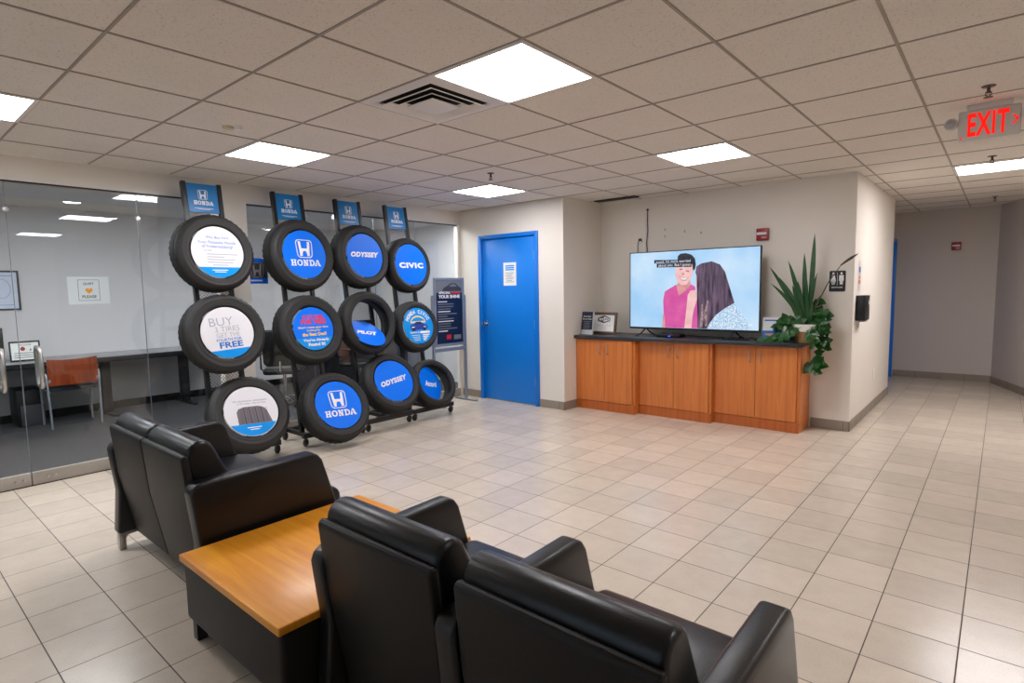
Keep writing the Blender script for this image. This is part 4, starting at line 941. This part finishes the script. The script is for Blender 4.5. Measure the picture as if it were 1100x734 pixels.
bmesh.ops.triangulate(bm, faces=[f for f in bm.faces if len(f.verts) > 4])
o = link('window_poster', bm, [MBD, MDG, MALUP, MWH], smooth=0); tag(o, 'small blue poster with a silver emblem on the glass between the first two racks', 'poster')

# ------------------------------------------------------------------ seating
def arc(cx, cy_, r, a0, a1, n=6): return [(cx+r*math.cos(math.radians(a0+(a1-a0)*k/n)), cy_+r*math.sin(math.radians(a0+(a1-a0)*k/n))) for k in range(n+1)]
def seat_unit(x0, arms, seats, yr, dz, label, soft=0):
    """arms: list of (a, b) x-ranges; seats: list of (a, b); yr = y of the rear"""
    r = thing('sofa', label, 'sofa', ((arms[0][0]+arms[-1][1])/2, yr, 0)); ox = (arms[0][0]+arms[-1][1])/2
    for a, b in arms:
        bm = NB(); prism(bm, [(.005, .105), (.80, .105), (.79, .16), (.655, .62+dz), (.63, .655+dz), (.60, .667+dz), (.04, .657+dz), (.012, .64+dz), (.0, .61+dz), (.026, .36)], a-ox, b-ox, 'x', .014, 3)
        link('armrest', bm, MLEA, r, 50)
    for a, b in seats:
        a, b = a-ox, b-ox
        bm = NB(); prism(bm, [(.0, .755+dz), (.008, .768+dz), (.020, .772+dz), (.036, .766+dz), (.066, .48), (.130, .16), (.124, .112), (.092, .105), (.024, .48)], a+.002, b-.002, 'x', .010, 3); link('back_shell', bm, MLEB, r, 50)
        bm = NB(); prism(bm, [(.03, .735+dz)] + arc(.092, .765+dz, .062, 175, 20, 8) + [(.225, .62+dz), (.32, .44), (.28, .39), (.09, .42)], a+.004, b-.004, 'x', .02, 3); link('back_cushion', bm, MLEA, r, 60)
        bm = NB(); prism(bm, [(.12, .30), (.70, .29)] + arc(.715+soft, .355, .065, -80, 85, 7) + [(.58, .435), (.40, .43), (.15, .42)], a+.003, b-.003, 'x', .018, 3); link('seat_cushion', bm, MLEA, r, 60)
        bm = NB(); box(bm, a+.03, b-.03, .16, .71, .13, .292, .01, 2); link('seat_base', bm, MLEB, r, 40)
    for a in (arms[0][0]+.05-ox, arms[-1][1]-.05-ox):
        for y_, s in ((.03, 1), (.74, -1)):
            bm = NB(); box(bm, a-.022, a+.022, y_-.018, y_+.018, .0, .106, .004, 2); prism(bm, [(y_, .105), (y_+s*.14, .105), (y_+s*.13, .088), (y_+s*.03, .082), (y_+s*.014, .055), (y_, .055)], a-.018, a+.018, 'x', .002, 1); link('leg', bm, MSIL if False else MALU, r, 40)
    return r
seat_unit(0, [(-1.73, -1.64), (-.55, -.46)], [(-1.638, -1.101), (-1.099, -.552)], -1.075, 0, 'black leather two-seat sofa with touching backs, left of the low table', .035)
seat_unit(0, [(.466, .538), (1.102, 1.180), (1.775, 1.856)], [(.525, 1.098), (1.184, 1.778)], -1.035, -.025, 'black leather two-seat sofa with a middle armrest, right of the low table')
# low table
TXa, TXb, TYa, TYb, TZ = -.418, .456, -1.155, -.235, .385
r = thing('low_table', 'low table with honey wood top and black sides between the two sofas', 'table', ((TXa+TXb)/2, (TYa+TYb)/2, 0)); hx, hy = (TXb-TXa)/2, (TYb-TYa)/2
bm = NB(); box(bm, -hx, hx, -hy, hy, TZ-.032, TZ, .006, 3); link('table_top', bm, MTT, r, 40)
bm = NB(); box(bm, -hx+.012, hx-.012, -hy+.012, hy-.012, .095, TZ-.0325, .018, 3); link('body', bm, MLEB, r, 40)
for sx_ in (-1, 1):
    for sy_ in (-1, 1):
        bm = NB(); cx_, cy2 = sx_*(hx-.05), sy_*(hy-.05); box(bm, cx_-.022, cx_+.022, cy2-.022, cy2+.022, .0, .0955, .003, 1); link('leg', bm, MBLK, r, 30)

# ------------------------------------------------------------------ office behind the glass
r = thing('office_table', 'long pale-topped table with dark legs along the office wall behind glass', 'table', (-6.35, -.6, 0))
bm = NB(); box(bm, -.39, .33, -2.6, 2.35, .735, .765, .004); link('table_top', bm, mat('grey_laminate', (150, 150, 154), .35, noise=.05), r)
bm = NB(); box(bm, .315, .335, -2.59, 2.34, .70, .764, .003); link('edge_rail', bm, MBLKP, r)
for y in (-1.2, .68, 1.6):
    bm = NB(); box(bm, -.1, .02, y-.05, y+.05, .03, .735, .01, 2); box(bm, -.34, .30, y-.035, y+.035, .004, .035, .008); box(bm, -.3, .25, y-.03, y+.03, .70, .735, .004); link('leg', bm, MBLK, r, 30)
r = thing('visitor_chair', 'chair with curved orange wooden back and silver legs behind the glass', 'chair', (-5.93, -.35, 0), (0, 0, 0))
bm = NB()    # faces -x; back plate towards +x
N_ = 14; w_ = .235
for zz, nm in ((0, 0),):
    rows = []
    for k in range(N_+1):
        t_ = -1+2*k/N_; y_ = w_*t_; x_ = .05-.035*(1-t_*t_)*-1
        z0_, z1_ = .50, .79+.015*t_*t_
        rows.append([bm.verts.new((x_+d_, y_, z_)) for d_, z_ in ((-.006, z0_), (.006, z0_), (.02, z1_), (.008, z1_))])
    for k in range(N_):
        for j in range(4): bm.faces.new([rows[k][j], rows[k][(j+1) % 4], rows[k+1][(j+1) % 4], rows[k+1][j]])
    bm.faces.new(rows[0]); bm.faces.new(rows[-1][::-1])
link('backrest', bm, MCH, r, 40)
bm = NB(); prism(bm, rrect(-.42, .03, -.215, .215, .05), .425, .47, 'z', .012, 3); link('seat', bm, mat('grey_upholstery', (58, 60, 66), .8, noise=.2, nscale=80), r, 50)
for s in (-1, 1):
    bm = NB(); tube(bm, [(.075, s*.235, .0), (.06, s*.24, .3), (.05, s*.245, .5), (.045, s*.247, .60), (.02, s*.249, .635), (-.10, s*.25, .64), (-.26, s*.25, .635)], .011, 10); box(bm, .03, .065, s*.225-.012, s*.225+.012, .53, .57, .004); link('rear_leg', bm, MSIL, r)
    bm = NB(); tube(bm, [(-.34, s*.235, .0), (-.33, s*.24, .3), (-.30, s*.25, .60), (-.27, s*.25, .635)], .011, 10); tube(bm, [(.05, s*.22, .42), (-.33, s*.22, .42)], .009, 8); link('front_leg', bm, MSIL, r)
    bm = NB(); box(bm, -.27, -.02, s*.25-.02, s*.25+.02, .638, .66, .008, 2); link('arm_pad', bm, MBLKP, r)
r = thing('table_certificate', 'black-framed white notice standing on the office table', 'frame', (-6.30, -.69, .766))
m_ = Matrix.Rotation(math.radians(-8), 4, 'Y'); F = lambda a, b, h: tuple(m_ @ Vector((h, a, b+.003)))
bm = NB()
for q in ((-.14, .14, 0, .02), (-.14, .14, .215, .235), (-.14, -.125, .02, .215), (.125, .14, .02, .215)): box(bm, -.01, .008, q[0], q[1], q[2]+.003, q[3]+.003, .002, 1, 0, m_)
link('frame', bm, MBLKP, r, 30)
bm = NB(); flat(bm, [(-.125, .02), (.125, .02), (.125, .215), (-.125, .215)], 0, .002, F)
text(bm, 'WELCOME', 0, .19, None, .12, F, 1, .004); flat(bm, ell(-.02, .145, .022, .024, 14), 2, .004, F); flat(bm, [(.04, .12), (.06, .12), (.05, .15)], 1, .004, F)
for k in range(3): flat(bm, [(-.10, .10-.025*k), (.10, .10-.025*k), (.10, .093-.025*k), (-.10, .093-.025*k)], 1, .004, F)
link('print', bm, [MPAP, MDG, MREDA], r, 0)
r = thing('computer_monitor', 'black monitor on the office table at the left picture edge', 'monitor', (-6.33, -1.07, .766))
bm = NB(); box(bm, -.02, .02, -.25, .20, .10, .40, .006); link('screen_casing', bm, MBLKP, r)
bm = NB(); box(bm, -.03, -.01, -.05, .05, .01, .2, .004); box(bm, -.10, .10, -.13, .13, .0, .014, .005); link('stand', bm, MBLKP, r)
r = thing('computer_tower', 'black computer box on the office floor under the table', 'computer', (-6.54, -.68, 0))
bm = NB(); box(bm, -.22, .22, -.13, .11, .005, .43, .008); link('case', bm, MBLK, r)
bm = NB(); box(bm, .221, .235, -.10, .12, .01, .25, .004); link('front_panel', bm, mat('dark_grey_plastic', (62, 62, 68), .5, noise=.1), r); bm = NB(); box(bm, .235, .237, .095, .115, .01, .08); link('blue_tab', bm, MBP, r, 0)
r = thing('wall_picture', 'black-framed pale blue certificate on the office wall at left edge', 'picture', (-6.75, -.93, 1.59))
bm = NB()
for q in ((-.31, .31, -.235, -.215), (-.31, .31, .215, .235), (-.31, -.29, -.215, .215), (.29, .31, -.215, .215)): box(bm, .0, .02, q[0], q[1], q[2], q[3], .002)
link('frame', bm, MBLKP, r)
bm = NB(); F = Fx(.004, 0, 0); flat(bm, [(-.29, -.215), (.29, -.215), (.29, .215), (-.29, .215)], 0, .003, F); ring2(bm, [(-.25, -.175), (.25, -.175), (.25, .175), (-.25, .175)], [(-.245, -.17), (.245, -.17), (.245, .17), (-.245, .17)], 2, .005, F); ring2(bm, ell(.14, .02, .09, .12), ell(.14, .02, .08, .11), 1, .005, F)
link('print', bm, [mat('pale_blue_paper', (204, 214, 232), .6), mat('blue_grey_print', (170, 182, 208), .6), MBP], r, 0)
for yy in (-3.6, -2.2, -.8, .6, 2.0, 3.4):
    r = thing('office_ceiling_light', 'bright square ceiling panel light inside the office', 'ceiling light', (-4.12, yy, 2.565), group='panel lights inside the office')
    bm = NB()
    for q in ((-.3, .3, -.3, -.28), (-.3, .3, .28, .3), (-.3, -.28, -.28, .28), (.28, .3, -.28, .28)): box(bm, q[0], q[1], q[2], q[3], -.008, 0)
    link('frame', bm, MWHM, r, 0); bm = NB(); box(bm, -.28, .28, -.28, .28, -.005, 0); link('diffuser', bm, MPANEL2, r, 0)
# office downlight
r = thing('office_downlight', 'round bright downlight in the office ceiling seen through the glass', 'downlight', (-5.92, -.21, H))
bm = NB(); lathe(bm, [(.001, .0), (.10, .0), (.10, -.006), (.085, -.008), (.001, -.003)], 28); link('trim_ring', bm, MWHM, r)
bm = NB(); lathe(bm, [(.001, -.006), (.082, -.0085), (.082, -.0095), (.001, -.0095)], 28); link('lens', bm, emat('downlight_glow', (240, 238, 255), 22), r)
# swivel chairs seen between the racks
def swivel(x, y, rz, label):
    r = thing('swivel_chair', label, 'office chair', (x, y, .004), (0, 0, rz))
    bm = NB(); prism(bm, rrect(-.24, .24, -.24, .24, .08), .44, .52, 'z', .03, 3); link('seat', bm, MBLKP, r, 50)
    bm = NB(); m_ = Matrix.Translation((-.24, 0, .56)) @ Matrix.Rotation(math.radians(-10), 4, 'Y'); prism(bm, rrect(-.21, .21, 0, .48, .07), -.03, .03, 'x', .02, 3); bmesh.ops.transform(bm, matrix=m_, verts=bm.verts[:]); link('backrest', bm, MBLKP, r, 50)
    bm = NB(); tube(bm, [(-.2, 0, .47), (-.28, 0, .50), (-.27, 0, .62)], .018, 8); link('back_bracket', bm, MCHR, r)
    bm = NB(); tube(bm, [(0, 0, .45), (0, 0, .08)], .025, 12); link('gas_column', bm, MCHR, r)
    for k in range(5):
        a = 2*PI*k/5; c_, s_ = math.cos(a), math.sin(a); bm = NB(); tube(bm, [(0, 0, .11), (.15*c_, .15*s_, .095), (.28*c_, .28*s_, .065)], [.022, .018, .013], 8); lg = link('base_leg', bm, MCHR, r)
        bm = NB(); lathe(bm, [(.001, -.02), (.025, -.02), (.027, 0), (.025, .02), (.001, .02)], 14, 'y', (.28*c_, .28*s_, .027)); link('caster', bm, MBLKP, lg)
    for s in (-1, 1):
        bm = NB(); tube(bm, [(0, s*.24, .46), (0, s*.29, .5), (0, s*.29, .67), (-.02, s*.29, .69)], .012, 8); box(bm, -.14, .12, s*.29-.03, s*.29+.03, .685, .715, .012, 2); link('arm', bm, MBLKP, r, 40)
swivel(-5.0, 1.75, 2.5, 'black swivel chair in the office, seen between first and second rack')
swivel(-4.75, 2.75, .6, 'black swivel chair in the office, seen behind the third tyre rack')
r = thing('office_desk', 'dark desk in the office behind the second and third tyre racks', 'desk', (-5.6, 3.1, 0))
bm = NB(); box(bm, -.4, .4, -.75, .95, .70, .735, .004); link('desk_top', bm, wood('dark_walnut_top', (80, 50, 34), (56, 34, 22), (6, 1, 6), .3, 4, .2), r)
for y in (-.72, .88):
    bm = NB(); box(bm, -.38, .38, y, y+.04, .004, .70, .002); link('side_panel', bm, MBLK, r, 30)
bm = NB(); box(bm, .30, .32, -.68, .88, .15, .70); link('modesty_panel', bm, MBLK, r, 30)
